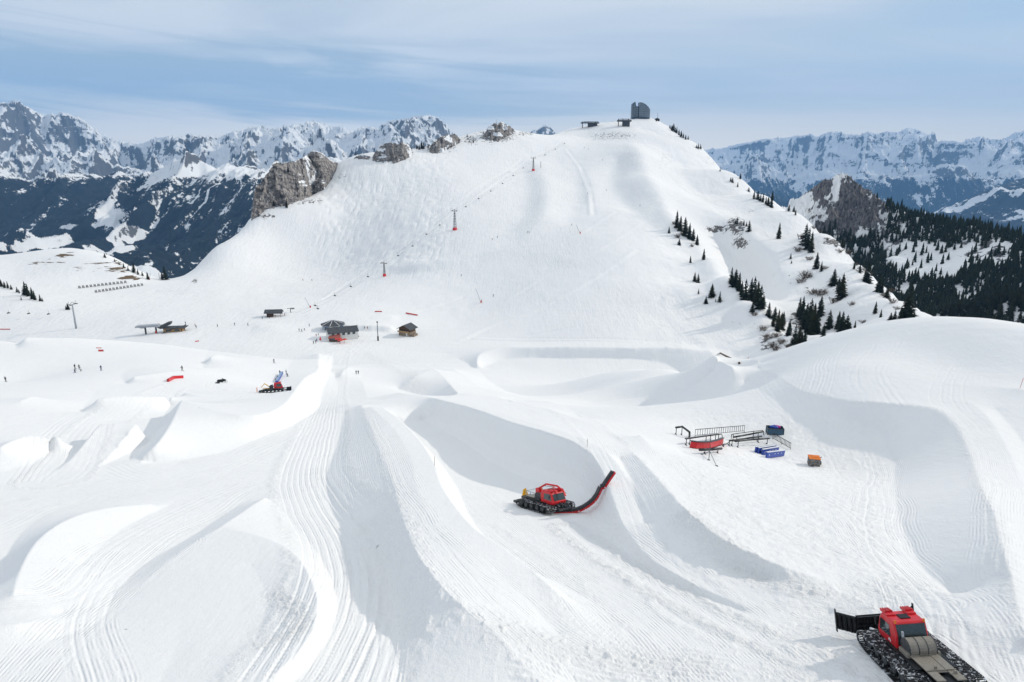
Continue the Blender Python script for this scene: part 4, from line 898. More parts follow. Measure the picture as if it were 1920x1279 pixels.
fir_group([(545,358,20),(578,352,18),(592,350,14),(660,370,26),(673,365,28),(686,360,40),(696,362,36),(630,362,16),(750,350,28),(780,345,26),(810,320,16),(320,420,18),(490,410,40),(722,378,18),(940,318,18),(975,350,18),(1030,300,14)], 'on the crest left of the summit', 'firs on the rocky crest', T2, 600)
T4 = TX(0, 460, 480 / 1918.0)
fir_group([(195,375,100),(212,382,92),(245,402,85),(262,410,70),(302,418,50),(318,420,30),(60,322,50),(10,308,55),(36,318,45),(85,330,34),(130,352,40),(145,360,32),(160,410,26),(510,480,46),(495,482,30)], 'on the rocks of the near left slope', 'firs on the near left rocks', T4, 200)
print('firs', ntree)
# woods on the ridge behind: the largest as single trees, the rest as one mass
rnd = random.Random(5); cand = []
x_, y_, z_, px_, py_, at_ = datC; wd = at_['wood']; na_, nr_ = wd.shape
wf = wd + fbm(x_ / 45, y_ / 45, 4, 201) * 0.55
wf = wf + 0.55 * sstep(px_ + (py_ - 400) * 0.2, 1640, 1700) * (py_ < 455) * (px_ > 1640) + 0.16 * sstep(px_, 1690, 1740)       # closed stand along the crest
wf = np.where(px_ < 1660, 0.42 * sstep(py_, 400, 460) + 0.33 * fbm(x_ / 30, y_ / 30, 3, 203) + 0.12 * (px_ > 1480), wf)
wf = wf + 0.25 * sstep(px_ + 0.0 * py_, 1600, 1660) * sstep(py_, 500, 560) * (px_ < 1760)
for bx, by, rx_, ry_, am in ((1745,500,44,28,.42),(1855,470,60,24,.34),(1812,560,36,24,.4),(1885,595,40,20,.4),(1690,470,20,16,.3),(1900,520,26,16,.3),(1700,545,24,14,.3)): wf = wf - am * blob(bx, by, rx_, ry_, px_, py_)
cell = 4.6
seen = set()
for _ in range(120000):
    i = rnd.randrange(na_); j = int(rnd.random() ** 0.9 * nr_)
    if j >= nr_ or not (1440 < px_[i, j] < 1990) or py_[i, j] > 660 or y_[i, j] > 1350: continue
    if rnd.random() > max(sstep(wf[i, j], 0.34, 0.50), 0.022 * (px_[i, j] > 1640)): continue
    c = (int(x_[i, j] / cell), int(y_[i, j] / cell))
    if c in seen: continue
    seen.add(c); cand.append((float(x_[i, j]), float(y_[i, j]), float(z_[i, j]), float(px_[i, j]), float(py_[i, j])))
# keep those whose foot the camera can see past the crest in front
vis = []
for c in cand:
    g = SN.hit(c[3], c[4] - 9, 0, 60)[1]
    if g > c[1] or float(SN.z(c[0] * 0.98, c[1] * 0.98)) < c[2] * 0.98 - 3: vis.append(c)
cand = vis; cand.sort(key=lambda c: c[1]); n_ind = max(0, 292 - ntree)
front = [c for c in cand if 1500 < c[3] < 1920 and c[4] < 615][:n_ind]; rest = [c for c in cand if c not in set(front)]
for c in front:
    fir((c[0], c[1], c[2] - 0.4), rnd.uniform(7.5, 14.0), 'dark fir among the nearest firs of the wooded ridge', 'nearest firs of the wooded ridge')
bm = bmesh.new()
for c in rest:
    h = rnd.uniform(7, 14.5); r = h * rnd.uniform(0.17, 0.25); a0 = rnd.random() * 6
    for f0, f1, rr in ((0.05, 0.5, 1.0), (0.3, 0.75, 0.75), (0.55, 1.02, 0.5)):
        ring = [bm.verts.new((c[0] + math.cos(a0 + k * 1.047) * r * rr * rnd.uniform(0.75, 1.2), c[1] + math.sin(a0 + k * 1.047) * r * rr, c[2] + h * f0 - rnd.uniform(0, 0.5))) for k in range(6)]
        tp = bm.verts.new((c[0], c[1], c[2] + h * f1))
        for k in range(6): bm.faces.new((ring[k], ring[(k + 1) % 6], tp))
me = bpy.data.meshes.new('fir_forest'); bm.to_mesh(me); bm.free(); me.materials.append(M_FIR)
o = bpy.data.objects.new('fir_forest', me); C.objects.link(o); structure(o, 'stuff'); print('forest', len(front), len(rest))

# bare bushes on the flank
def shrub_mesh(seed):
    rnd = random.Random(seed); m = MB()
    for _ in range(26):
        a = rnd.random() * 6.28; s = rnd.uniform(0.2, 0.6); p = Vector((rnd.uniform(-.25, .25), rnd.uniform(-.25, .25), -0.1)); q = p + Vector((math.cos(a) * s, math.sin(a) * s, rnd.uniform(0.4, 0.8)))
        m.tube([p, q], 0.022, 3, 0.012)
        for _ in range(3):
            r = p.lerp(q, rnd.uniform(.4, .9)); m.tube([r, r + Vector((rnd.uniform(-.35, .35), rnd.uniform(-.35, .35), rnd.uniform(.1, .35)))], 0.013, 3, 0.006)
    o = m.build('bush', M_TWIG); me = o.data; bpy.data.objects.remove(o); return me
shrubs = [shrub_mesh(i) for i in range(4)]
SH = [(700,1045,30),(760,1150,55),(775,1185,45),(790,1200,40),(735,1110,40),(905,705,45),(890,760,40),(945,800,35),(925,880,60),(900,900,40),(1010,840,30),(985,955,60),(955,950,40),(1050,990,45),(1075,765,30),(1110,765,35),(1060,740,22),(1020,710,22),(960,660,25),(985,660,20),(1300,905,35),(1270,960,30),(1180,1080,30),(1130,1000,30),(850,1195,40),(820,1170,45),(800,1140,35),(1310,990,40),(1330,1020,30),(420,740,20),(355,700,30),(340,640,22),(1150,800,25),(1215,850,20)]
for i, (a, b, h) in enumerate(sorted(SH)):
    p = hit(*T3(a, b), 0, 230); s = 0.75 * h * T3.k / px_per_m(p)
    o = bpy.data.objects.new('bare_bush', shrubs[i % 4]); C.objects.link(o); o.location = p; o.scale = (s * 1.3, s * 1.3, s); o.rotation_euler = (0, 0, i)
    tag(o, 'leafless brown bush on the right flank, %s from the left' % ordinal(i), 'bush', 'leafless bushes of the right flank')

# ------------------------------------------------------------------ paints
RED = mat('red_paint', (0.62, 0.012, 0.02), 0.35, noise=0.08, nscale=3, spec=0.5)
RED2 = mat('red_cloth', (0.60, 0.06, 0.05), 0.7); BLK = mat('black_steel', (0.012, 0.013, 0.015), 0.45, noise=0.3)
DGR = mat('dark_grey_steel', (0.06, 0.065, 0.07), 0.5, noise=0.2); GRY = mat('worn_grey_metal', (0.25, 0.225, 0.19), 0.45, noise=0.07, nscale=9)
GLS = mat('dark_glass', (0.03, 0.05, 0.055), 0.08, noise=0.1, spec=0.8); YEL = mat('yellow_paint', (0.75, 0.40, 0.02), 0.5); ORG = mat('orange_tarp', (0.75, 0.20, 0.03), 0.6)
BLU = mat('blue_plastic', (0.015, 0.06, 0.36), 0.4, spec=0.5); WHT = mat('white_paint', (0.75, 0.76, 0.78), 0.5, noise=0.05); SLT = mat('steel_light', (0.38, 0.40, 0.43), 0.45, noise=0.12)
TUB = mat('black_tube', (0.035, 0.037, 0.04), 0.35, noise=0.2); WOOD = mat('dark_brown_timber', (0.10, 0.055, 0.03), 0.8, noise=0.25, nscale=3); WOD2 = mat('pale_timber', (0.42, 0.26, 0.12), 0.8, noise=0.2)
ROOF = mat('slate_roof', (0.075, 0.08, 0.09), 0.75, noise=0.25, nscale=2); PLAS = mat('white_plaster', (0.72, 0.71, 0.68), 0.8, noise=0.06); STN = mat('rubble_stone', (0.30, 0.24, 0.18), 0.9, noise=0.3, nscale=2)
RROOF = mat('faded_red_roof', (0.33, 0.09, 0.07), 0.7, noise=0.2); CRATE = mat('weathered_crate', (0.20, 0.19, 0.18), 0.8, noise=0.35, nscale=6); PUR = mat('magenta_cloth', (0.45, 0.03, 0.25), 0.7)
TEAL = mat('blue_grey_mesh', (0.05, 0.11, 0.17), 0.6, noise=0.2)
m = bpy.data.materials.new('track_with_packed_snow'); m.use_nodes = True; N = nt(m.node_tree); b = m.node_tree.nodes['Principled BSDF']
n = N('ShaderNodeTexNoise', Vector=N('ShaderNodeTexCoord').outputs['Object'], Scale=4.5, Detail=7.0, Roughness=0.7)
m.node_tree.links.new(N.mix(N.ramp(n.outputs[0], 0.53, 0.60), (0.015, 0.016, 0.018, 1), (0.66, 0.68, 0.72, 1)), b.inputs['Base Color']); b.inputs['Roughness'].default_value = 0.6
TRK = m

# ------------------------------------------------------------------ snow groomers
def track_loop(L=5.0, h=0.95):
    """side outline of a track belt as (y, z) samples with tangents"""
    pts = []; r = h / 2 - 0.06
    def arc(cy, cz, r, a0, a1, n):
        for i in range(n): a = a0 + (a1 - a0) * i / (n - 1); pts.append((cy + math.cos(a) * r, cz + math.sin(a) * r))
    arc(L / 2 - 0.1, 0.58, 0.40, -1.0, math.pi / 2, 8); arc(-L / 2 + 0.2, 0.58, 0.42, math.pi / 2, math.pi + 1.0, 8)
    pts.append((-L / 2 + 0.75, 0.08)); pts.append((L / 2 - 0.75, 0.08)); return pts
def groomer(loc, rz, nrm, label, variant):
    t = thing('snow_groomer', label, 'snow groomer', loc, rz, None, nrm)
    L = 6.1 if variant == 'near' else 5.2; by = 0.45 if variant == 'near' else 0.0
    b = MB(); b.box((0, -0.1, 0.75), (1.55, 4.9, 0.5)); b.box((0, 2.2, 0.85), (1.3, 0.7, 0.55)); b.build('chassis', BLK, t, 0.04)
    for sx in (-1, 1):
        X = sx * 1.42; w = 1.25; lp = track_loop(L); m = MB(); n = len(lp)
        per = []; 
        for i in range(n):
            a, c = Vector((0,) + lp[i]), Vector((0,) + lp[(i + 1) % n]); k = max(1, int((c - a).length / 0.16))
            for q in range(k): per.append((a.lerp(c, q / k), (c - a).normalized()))
        for p, d in per[::1]:
            ang = math.atan2(d.z, d.y); m.box((X, p.y, p.z), (w, 0.05, 0.09), rx=ang)
        for yy in (-0.5, -0.17, 0.17, 0.5):
            for (p, d), (q, _) in zip(per, per[1:] + per[:1]): m.bar((X + yy * w * 0.92, p.y, p.z), (X + yy * w * 0.92, q.y, q.z), 0.12, 0.03)
        tr = m.build('track', TRK, t)
        for yy, r in ((-2.35, 0.36), (-1.45, 0.3), (-0.5, 0.3), (0.5, 0.3), (1.45, 0.3), (2.4, 0.34)):
            MB().cone((X, yy, 0.48 if abs(yy) < 2 else 0.58), r, r, w * 0.5, 14, Matrix.Rotation(R(90), 4, 'Y')).build('wheel', DGR, tr)
        f = MB().box((sx * 0.95, -0.3, 1.12), (0.42, 3.4, 0.06)); f.build('fender', BLK, t, 0.01)
    # cab
    c = MB(); pr = [(0.35, 1.0), (2.45, 1.0), (2.62, 1.35), (2.25, 2.25), (1.95, 2.62), (0.5, 2.62), (0.30, 1.9)]
    c.prism(pr, 'x', -0.98, 0.98); cab = c.build('cab', RED, t, 0.10)
    g = MB(); g.prism([(2.56, 1.52), (2.60, 1.56), (2.27, 2.30), (2.23, 2.26)], 'x', -0.82, 0.82); g.build('windshield', GLS, cab)
    for sx in (-1, 1):
        MB().prism([(0.95, 1.55), (2.25, 1.50), (2.02, 2.28), (1.0, 2.28)], 'x', sx * 0.985, sx * 1.0).build('side_window', GLS, cab)
        MB().box((sx * 1.25, 2.15, 2.0), (0.10, 0.12, 0.42)).bar((sx * 0.95, 2.1, 2.1), (sx * 1.25, 2.15, 2.1), 0.04).build('mirror', BLK, cab, 0.02)
        hm = MB()
        for k in range(4): hm.box((sx * (0.42 + 0.14 * k), 1.95, 2.70), (0.09, 0.65, 0.16), rx=-0.12)
        hm.box((sx * 0.63, 1.75, 2.66), (0.56, 0.8, 0.10)); hm.build('roof_light_housing', RED, cab, 0.03)
    MB().prism([(0.32, 1.35), (0.26, 1.9), (0.43, 2.5), (0.47, 2.5), (0.32, 1.9), (0.38, 1.35)], 'x', -0.86, 0.86).build('rear_window', GLS, cab)
    for sx in (-1, 1): MB().cone((sx * 0.86, 0.48, 2.66), 0.07, 0.06, 0.16, 10).build('beacon', ORG, cab)
    if variant == 'near': MB().prism([(1.0, 1.2), (1.12, 1.34), (1.25, 1.22), (1.22, 1.4), (1.1, 1.42), (0.98, 1.36)], 'x', -1.0, -0.985).build('emblem', WHT, cab); MB().bar((-0.9, 2.45, 1.45), (0.9, 2.45, 1.45), 0.05).build('wiper_bar', BLK, cab)
    MB().box((0, 1.15, 2.645), (0.62, 0.55, 0.06)).build('roof_hatch', BLK, cab, 0.02)
    # engine drum behind the cab and load bed
    e = MB(); e.cone((0, -0.35, 1.55), 0.52, 0.52, 1.6, 20, Matrix.Rotation(R(90), 4, 'Y')); e.box((0, -0.35, 1.15), (1.95, 0.95, 0.5)); e.build('engine_cover', DGR if variant != 'near' else GRY, t, 0.03)
    eh = MB(); [eh.cone((x, -0.35, 1.55), 0.535, 0.535, 0.05, 20, Matrix.Rotation(R(90), 4, 'Y')) for x in (-0.78, -0.26, 0.26, 0.78)]; eh.box((-0.6, -0.72, 1.78), (0.42, 0.05, 0.3), rx=-0.7); eh.box((0.1, -0.72, 1.78), (0.5, 0.05, 0.3), rx=-0.7); eh.build('cover_straps', DGR, t)
    MB().cone((-0.72, -0.02, 2.08), 0.07, 0.07, 0.45, 10).build('exhaust', SLT, t)
    if variant == 'near':
        d = MB(); d.box((-0.55, -2.1, 1.26), (0.5, 2.7, 0.07)); d.box((0.55, -2.1, 1.26), (0.5, 2.7, 0.07)); d.box((0, -1.75, 1.25), (0.58, 1.7, 0.05)); d.bar((-0.8, -2.5, 1.33), (0.8, -2.5, 1.33), 0.06); d.box((-0.2, -2.3, 1.36), (0.12, 0.12, 0.2)); d.box((0.55, -2.85, 1.36), (0.14, 0.14, 0.2)); d.build('load_bed', GRY, t, 0.01)
        MB().box((0, -3.1, 0.95), (1.2, 0.9, 0.35)).bar((-0.5, -2.4, 0.9), (-0.5, -3.6, 0.75), 0.16).bar((0.5, -2.4, 0.9), (0.5, -3.6, 0.75), 0.16).build('rear_lift', BLK, t, 0.02)
        tl = MB(); tl.cone((0, -4.1, 0.5), 0.42, 0.42, 4.3, 18, Matrix.Rotation(R(90), 4, 'Y')); 
        tl = tl.build('tiller', BLK, t, 0.03)
    elif variant == 'pipe':
        d = MB(); d.box((0, -1.7, 1.25), (1.5, 1.7, 0.08)); d.build('load_bed', GRY, t)
        r_ = MB()
        for y in (-0.9, -1.7, -2.5): r_.bar((-0.75, y, 1.25), (-0.75, y, 1.9), 0.06); r_.bar((0.75, y, 1.25), (0.75, y, 1.9), 0.06)
        for x in (-0.75, 0.75): r_.bar((x, -0.9, 1.9), (x, -2.5, 1.9), 0.06)
        r_.bar((-0.75, -2.5, 1.9), (0.75, -2.5, 1.9), 0.06); r_.build('bed_railing', SLT, t)
        MB().box((0, -3.1, 0.9), (1.4, 0.8, 0.3)).box((0, -3.4, 0.5), (3.6, 0.5, 0.3)).build('rear_lift', DGR, t, 0.03)
        MB().prism([(-0.5, 0.75), (0.5, 0.75), (0.28, 1.75), (-0.1, 1.9)], 'y', -3.65, -3.55).build('tail_flap', YEL, t)
        a = MB(); a.bar((0.55, -0.5, 2.5), (0.2, 0.5, 3.2), 0.22); a.bar((0.2, 0.5, 3.2), (-0.2, 1.9, 3.15), 0.2); a.bar((-0.2, 1.9, 3.15), (-0.35, 2.9, 2.6), 0.18); a.bar((-0.35, 2.9, 2.6), (-0.35, 3.2, 2.1), 0.14); a.box((0.4, -0.55, 2.1), (0.6, 0.6, 0.9)); a.build('crane_arm', RED, t, 0.03)
        MB().bar((0.3, 0.3, 2.95), (-0.1, 1.6, 2.98), 0.07).build('hydraulic_cylinder', SLT, t)
    else:
        MB().box((0, -1.7, 1.25), (1.5, 1.7, 0.1)).build('load_bed', YEL, t)
        MB().box((0, -3.2, 0.6), (3.8, 0.7, 0.4)).bar((0, -2.4, 0.9), (0, -3.2, 0.7), 0.3).build('tiller', DGR, t, 0.03)
        MB().prism([(-0.7, 0.5), (0.7, 0.5), (0.5, 1.5), (-0.3, 1.7)], 'y', -4.1, -3.95).build('tail_flap', ORG, t)
        MB().bar((0.4, -0.8, 1.6), (0.9, -2.0, 2.6), 0.2).bar((0.9, -2.0, 2.6), (0.9, -2.9, 1.6), 0.16).build('winch_arm', YEL, t)
    # front blade on its push frame
    fr = MB(); fr.bar((-0.5, 2.4, 0.75), (-0.7, 3.6, 0.6), 0.16); fr.bar((0.5, 2.4, 0.75), (0.7, 3.6, 0.6), 0.16); fr.bar((-0.9, 3.5, 0.65), (0.9, 3.5, 0.65), 0.2); fr.bar((0, 2.5, 1.2), (0, 3.6, 1.0), 0.12)
    fr.bar((-0.35, 2.5, 1.1), (0.5, 3.6, 1.0), 0.09); fr.bar((0.35, 2.5, 1.1), (-0.5, 3.6, 1.0), 0.09); fr.build('push_frame', DGR, t, 0.01)
    if variant != 'pipe':
        bl = MB()
        prof = [(3.78, 0.06), (3.70, 0.35), (3.70, 0.8), (3.80, 1.22), (3.87, 1.22), (3.78, 0.8), (3.78, 0.35), (3.86, 0.06)]
        bl.prism(prof, 'x', -1.6, 1.6)
        for x in np.linspace(-1.55, 1.55, 9): bl.box((x, 3.64, 0.65), (0.05, 0.14, 1.05))
        for z in (0.15, 0.62, 1.18): bl.box((0, 3.62, z), (3.2, 0.14, 0.06))
        blade = bl.build('blade', BLK, t, 0.01); blade.location = (0, by, by * 0.4)
        for sx in (-1, 1):
            w = MB(); an = -sx * 0.75
            q = Matrix.Translation((sx * 1.62, 3.75, 0)) @ Matrix.Rotation(-an if True else an, 4, 'Z')
            for k, (x0, x1) in enumerate(((0.0, 1.35),)):
                p0, p1 = q @ Vector((sx * x0, 0, 0)), q @ Vector((sx * x1, 0, 0))
                for z in (0.12, 1.08): w.bar((p0.x, p0.y, z), (p1.x, p1.y, z), 0.12, 0.10)
                w.bar((p0.x, p0.y + 0.06, 0.6), (p1.x, p1.y + 0.06, 0.6), 0.05, 1.1)
                for f in np.linspace(0.05, 1.0, 5): pp = p0.lerp(p1, f); w.box((pp.x, pp.y - 0.05, 0.62), (0.06, 0.16, 1.1 if f < 0.99 else 1.5))
            w.build('blade_wing', BLK, blade)
        sn = MB(); rr = random.Random(3)
        for _ in range(26): sn.ball((rr.uniform(-1.5, 0.9), rr.uniform(3.25, 3.6), rr.uniform(0.1, 0.55)), rr.uniform(0.06, 0.17), 1, 0.8, 0.8, 1)
        sn.build('packed_snow', mat('packed_snow', (0.8, 0.82, 0.85), 0.8), blade)['kind'] = 'stuff'
    return t
# the near machine in the lower right corner
f0 = hit(1722, 1256, 0); nrm = normal_at(f0[0], f0[1], 3); a_ = hit(1763, 1278, 1.2); b_ = hit(1699, 1226, 1.2)
near = groomer(f0, head(a_, b_) - R(4), nrm, 'red snow groomer with empty grey load bed in the lower right corner', 'near'); near.scale = (0.86, 0.96, 0.9)
# the machine that cuts the half-pipe wall
p2 = hit(1022, 953, 0); g2 = groomer(p2, head((0, 0), (0.62, -0.78)), (normal_at(p2[0] - 2, p2[1], 2) + normal_at(p2[0] - 4, p2[1], 2)).normalized(), 'red snow groomer with raised red crane arm on the half-pipe floor', 'pipe')
# curved cutter arm that leans up the wall
q0 = Vector(hit(1056, 962, 0)); at = bpy.data.objects.new('pipe_cutter', None); arc = []
for a, b_ in dens([(1040, 962, 0), (1060, 958, 0), (1090, 954, 0), (1115, 938, 0), (1135, 912, 0), (1149, 888, 0), (1161, 869, 0)], 2)[:, :2]:
    w = P(a, b_, q0.y); w[2] = max(w[2], max(gz(w[0] + e, q0.y) for e in (-0.3, 0, 0.3)) + 0.25); arc.append(Vector(w) - q0)
C.objects.link(at); at.parent = g2; at.matrix_world = Matrix.Translation(q0); bpy.context.view_layer.update()
at.matrix_parent_inverse = Matrix.Identity(4); gm = Matrix.Translation(g2.location) @ g2.rotation_quaternion.to_matrix().to_4x4(); at.matrix_basis = gm.inverted() @ Matrix.Translation(q0)
beam = MB(); teeth = MB(); 
for a, b_ in zip(arc[:-1], arc[1:]):
    d = (b_ - a); nn = Vector((d.z, 0, -d.x)).normalized()
    beam.bar(a - nn * 0.20, b_ - nn * 0.20, 0.28, 0.12); beam.bar(a + nn * 0.05, b_ + nn * 0.05, 0.30, 0.20)
    for k in range(4):
        p = a.lerp(b_, (k + 0.5) / 4) + nn * 0.22; teeth.box(p, (0.16, 0.5, 0.22), ry=-math.atan2(d.z, d.x))
    teeth.bar(a + nn * 0.14, b_ + nn * 0.14, 0.46, 0.06)
beam.build('cutter_beam', DGR, at, 0.01); teeth.build('cutter_chain', RED, at)
MB().bar((-0.6, 0, 0.5), (-1.8, 1.0, 1.1), 0.2).bar((-0.4, 0.1, 0.9), (-1.6, 0.9, 1.5), 0.1).tube([(-1.2, 0.4, 1.5), (-0.2, 0.0, 0.8)], 0.06).build('linkage', SLT, at)
# third machine by the jumps
p3 = hit(512, 736, 0, 120); g2.scale = (0.92, 0.92, 0.84); g3 = groomer(p3, head((0, 0), (0.95, 0.30)), normal_at(p3[0], p3[1], 3), 'small distant red snow groomer with yellow bed beside the blue ramp', 'far')

# ------------------------------------------------------------------ stored rails and boxes of the park
RG = 'park rails stored beside the half-pipe'
def ground_pt(px, py): return Vector(hit(px, py, 0, 30))
def rail_tube(name, pts, legs, r, label, mt=TUB, legmat=BLK, lift=0.0, flat=False):
    """pts: (px, py, height above the snow); legs: px indices along the tube where a post goes down"""
    W = []
    for a, b, h in pts:
        W.append(Vector(SN.hit(a, b, h, 30)))
    o = W[0].copy(); o.z = gz(o.x, o.y); t = thing(name, label, 'park rail', o, 0, RG)
    m = MB(); loc = [w - o for w in W]
    if flat:
        for a, b in zip(loc[:-1], loc[1:]): m.bar(a, b, r * 2.4, r * 1.1)
    else: m.tube(loc, r, 12)
    m.build('tube', mt, t, 0, not flat)
    for f in legs:
        k = min(int(f), len(W) - 2); p = W[k].lerp(W[k + 1], f - k); g = gz(p.x, p.y)
        MB().bar(p - o - Vector((0, 0, r * 0.5)), Vector((p.x, p.y, g - 0.05)) - o, 0.09).box(Vector((p.x, p.y, g + 0.03)) - o, (0.14, 0.9, 0.06)).build('leg', legmat, t)
    return t
T6 = TX(1200, 750, 400 / 1895.0)
def R6(L): return [T6(a, b) + (h * 1.3,) for a, b, h in L]
rail_tube('bent_rail', R6([(318,245,0.9),(375,237,1.1),(440,285,0.8),(440,322,0.12)]), [0.1, 1.0, 2.7], 0.16, 'black rail bent like a gooseneck at the left end of the stored rails')
rail_tube('box_rail', R6([(405,345,0.8),(560,322,0.85),(700,305,0.9)]), [0.05, 0.25, 1.2, 1.8], 0.13, 'straight black flat rail standing behind the curved red box', flat=True)
rail_tube('curved_end_rail', R6([(620,312,1.0),(700,304,1.05),(728,308,0.95),(735,352,0.05)]), [0.1, 1.0], 0.06, 'thin black rail whose right end curves down, left of the long tubes')
rail_tube('framed_rail', R6([(810,345,0.08),(812,310,0.85),(830,302,1.0),(960,285,1.05),(1085,270,1.1),(1098,278,0.9),(1098,308,0.05)]), [2.0, 3.4], 0.06, 'long thin black rail with both ends bent to the snow')
rail_tube('pipe_rail', R6([(835,330,0.55),(960,308,0.6),(1090,282,0.7)]), [0.2, 1.7], 0.15, 'thick dark tube lying inside the long thin bent rail')
rail_tube('pipe_rail', R6([(797,362,0.7),(940,342,0.7),(1080,323,0.7)]), [0.15, 1.8], 0.14, 'thick dark tube between the two other long tubes')
rail_tube('pipe_rail', R6([(845,368,0.8),(1000,352,0.8),(1148,342,0.8)]), [0.18, 1.9], 0.14, 'foremost thick dark tube, nearest the blue boxes')
rail_tube('snake_rail', R6([(738,394,0.3),(775,388,0.4),(800,365,0.6)]), [0.1, 1.8], 0.07, 'short s-shaped black rail between the red box and the long tubes')
rail_tube('log_rail', R6([(530,442,0.5),(625,440,0.5),(722,432,0.5)]), [0.5, 1.7], 0.2, 'short fat black tube lying in front of the curved red box')
def ladder(p0, p1, h, n, label, name='ladder_rail'):
    a = ground_pt(*T6(*p0)); b = ground_pt(*T6(*p1)); o = a; t = thing(name, label, 'park rail', o, 0, RG); d = b - a; up = Vector((0, 0, h))
    m = MB(); m.bar((0, 0, h), d + up, 0.08); m.build('top_bar', BLK, t); MB().bar(Vector((0, 0, 0.25)), d + Vector((0, 0, 0.25)), 0.06).build('bottom_bar', BLK, t)
    for k in range(n + 1): q = d * (k / n); MB().bar(q + Vector((0, 0, 0.0 if k in (0, n, n // 2) else 0.25)), q + up, 0.055).build('baluster', BLK, t)
ladder((488,328), (925,285), 1.25, 22, 'long black handrail with upright bars behind the other stored rails')
ladder((1178,350), (1335,440), 1.15, 14, 'short black handrail with upright bars right of the blue boxes')
# curved red box
t = thing('curved_box', 'curved red box rail in front of the black rails', 'park rail', ground_pt(*T6(590, 430)), 0, RG)
o = Vector(t.location); crv = [ground_pt(*T6(a, b)) for a, b in ((445,425),(500,432),(560,434),(620,430),(680,414),(735,392))]
m = MB(); k2 = MB(); k3 = MB()
for a, b in zip(crv[:-1], crv[1:]): m.bar(a - o + Vector((0, 0, 0.55)), b - o + Vector((0, 0, 0.55)), 0.12, 1.0); k2.bar(a - o + Vector((0, 0, 1.1)), b - o + Vector((0, 0, 1.1)), 0.42, 0.08); k3.bar(a - o + Vector((0, 0, 0.02)), b - o + Vector((0, 0, 0.02)), 0.3, 0.06)
m.build('side_panel', RED, t); k2.build('sliding_top', TUB, t); k3.build('base_rail', BLK, t)
# loose stand
g = ground_pt(*T6(610, 535)); t = thing('rail_stand', 'thin steel stand with one slanting leg in front of the curved red box', 'stand', g)
top = Vector(SN.hit(*T6(625, 405), 1.25, 30)); l1 = ground_pt(*T6(680, 588)); l2_ = ground_pt(*T6(550, 483))
MB().bar((0, 0, 0), top - g, 0.09).box((0, 0, 0.03), (0.35, 0.2, 0.06)).build('pole', DGR, t); mid = (top - g) * 0.6
for q in (l1, l2_): MB().bar(mid, q - g, 0.05).box(q - g + Vector((0, 0, 0.03)), (0.35, 0.2, 0.06)).build('leg', BLK, t)
# four blue boxes
for (a0, b0), (a1, b1), lab in (((1025,465),(1170,400+40),'rearmost'), ((1050,474),(1198,420+28),'second from the back'), ((1085,488),(1222,440+24),'third from the back'), ((1122,514),(1275,495),'foremost and longest')):
    a = ground_pt(*T6(a0, b0)); b = ground_pt(*T6(a1, b1)); d = b - a; t = thing('blue_box', 'blue and white plastic snow box, %s of the row of four' % lab, 'box', a, 0, 'four blue boxes')
    H = 0.95; MB().bar((0, 0, H / 2), d + Vector((0, 0, H / 2)), 0.30, H).build('side_panel', BLU, t)
    MB().bar((0, 0, H + 0.03), d + Vector((0, 0, H + 0.03)), 0.34, 0.05).build('sliding_top', WHT, t)
    m = MB(); u = d.normalized(); s = Vector((u.y, -u.x, 0)); s = s if s.y < 0 else -s; s = s * 0.155
    for f, wd_ in ((0.10, 0.10), (0.40, 0.3), (0.58, 0.3), (0.78, 0.3)):
        c0 = d * f + s + Vector((0, 0, H * (0.62 if f > 0.2 else 0.5))); m.bar(c0, c0 + u * wd_, 0.02, 0.09 if f > 0.2 else 0.34)
    m.build('lettering', WHT, t)
# mesh bin with blue bags
g = ground_pt(*T6(1195, 300)); t = thing('mesh_bin', 'blue grey mesh bin heaped with blue and magenta bags', 'bin', g, R(-8))
m = MB(); w, d, h = 2.7, 1.5, 1.2
for x in (-w / 2, w / 2):
    for y in (-d / 2, d / 2): m.bar((x, y, 0), (x, y, h), 0.09)
for z in (0.1, h): m.bar((-w / 2, -d / 2, z), (w / 2, -d / 2, z), 0.08); m.bar((-w / 2, d / 2, z), (w / 2, d / 2, z), 0.08); m.bar((-w / 2, -d / 2, z), (-w / 2, d / 2, z), 0.08); m.bar((w / 2, -d / 2, z), (w / 2, d / 2, z), 0.08)
m.build('frame', DGR, t); m = MB(); m.box((0, -d / 2 + 0.03, h / 2), (w - .1, 0.03, h - 0.1)); m.box((0, d / 2 - 0.03, h / 2), (w - .1, 0.03, h - 0.1)); m.box((-w / 2 + .03, 0, h / 2), (0.03, d - .1, h - .1)); m.box((w / 2 - .03, 0, h / 2), (0.03, d - .1, h - .1)); m.build('mesh_side', TEAL, t)
for i, (x, y, c) in enumerate(((-0.6, 0, BLU), (-0.1, 0.2, BLU), (0.25, 0.1, PUR), (0.5, -0.1, PUR), (0.0, -0.3, BLU))):
    bo = MB().ball((0, 0, 0), 0.34, 1.3, 0.9, 0.8, 2).build('bag', c, None, 0, True); bo.location = g + Vector((x, y, h + 0.12))
    tag(bo, ('leftmost blue bag on the mesh bin', 'rear blue bag on the mesh bin', 'left magenta bag on the mesh bin', 'right magenta bag on the mesh bin', 'front blue bag on the mesh bin')[i], 'bag', 'bags on the mesh bin')
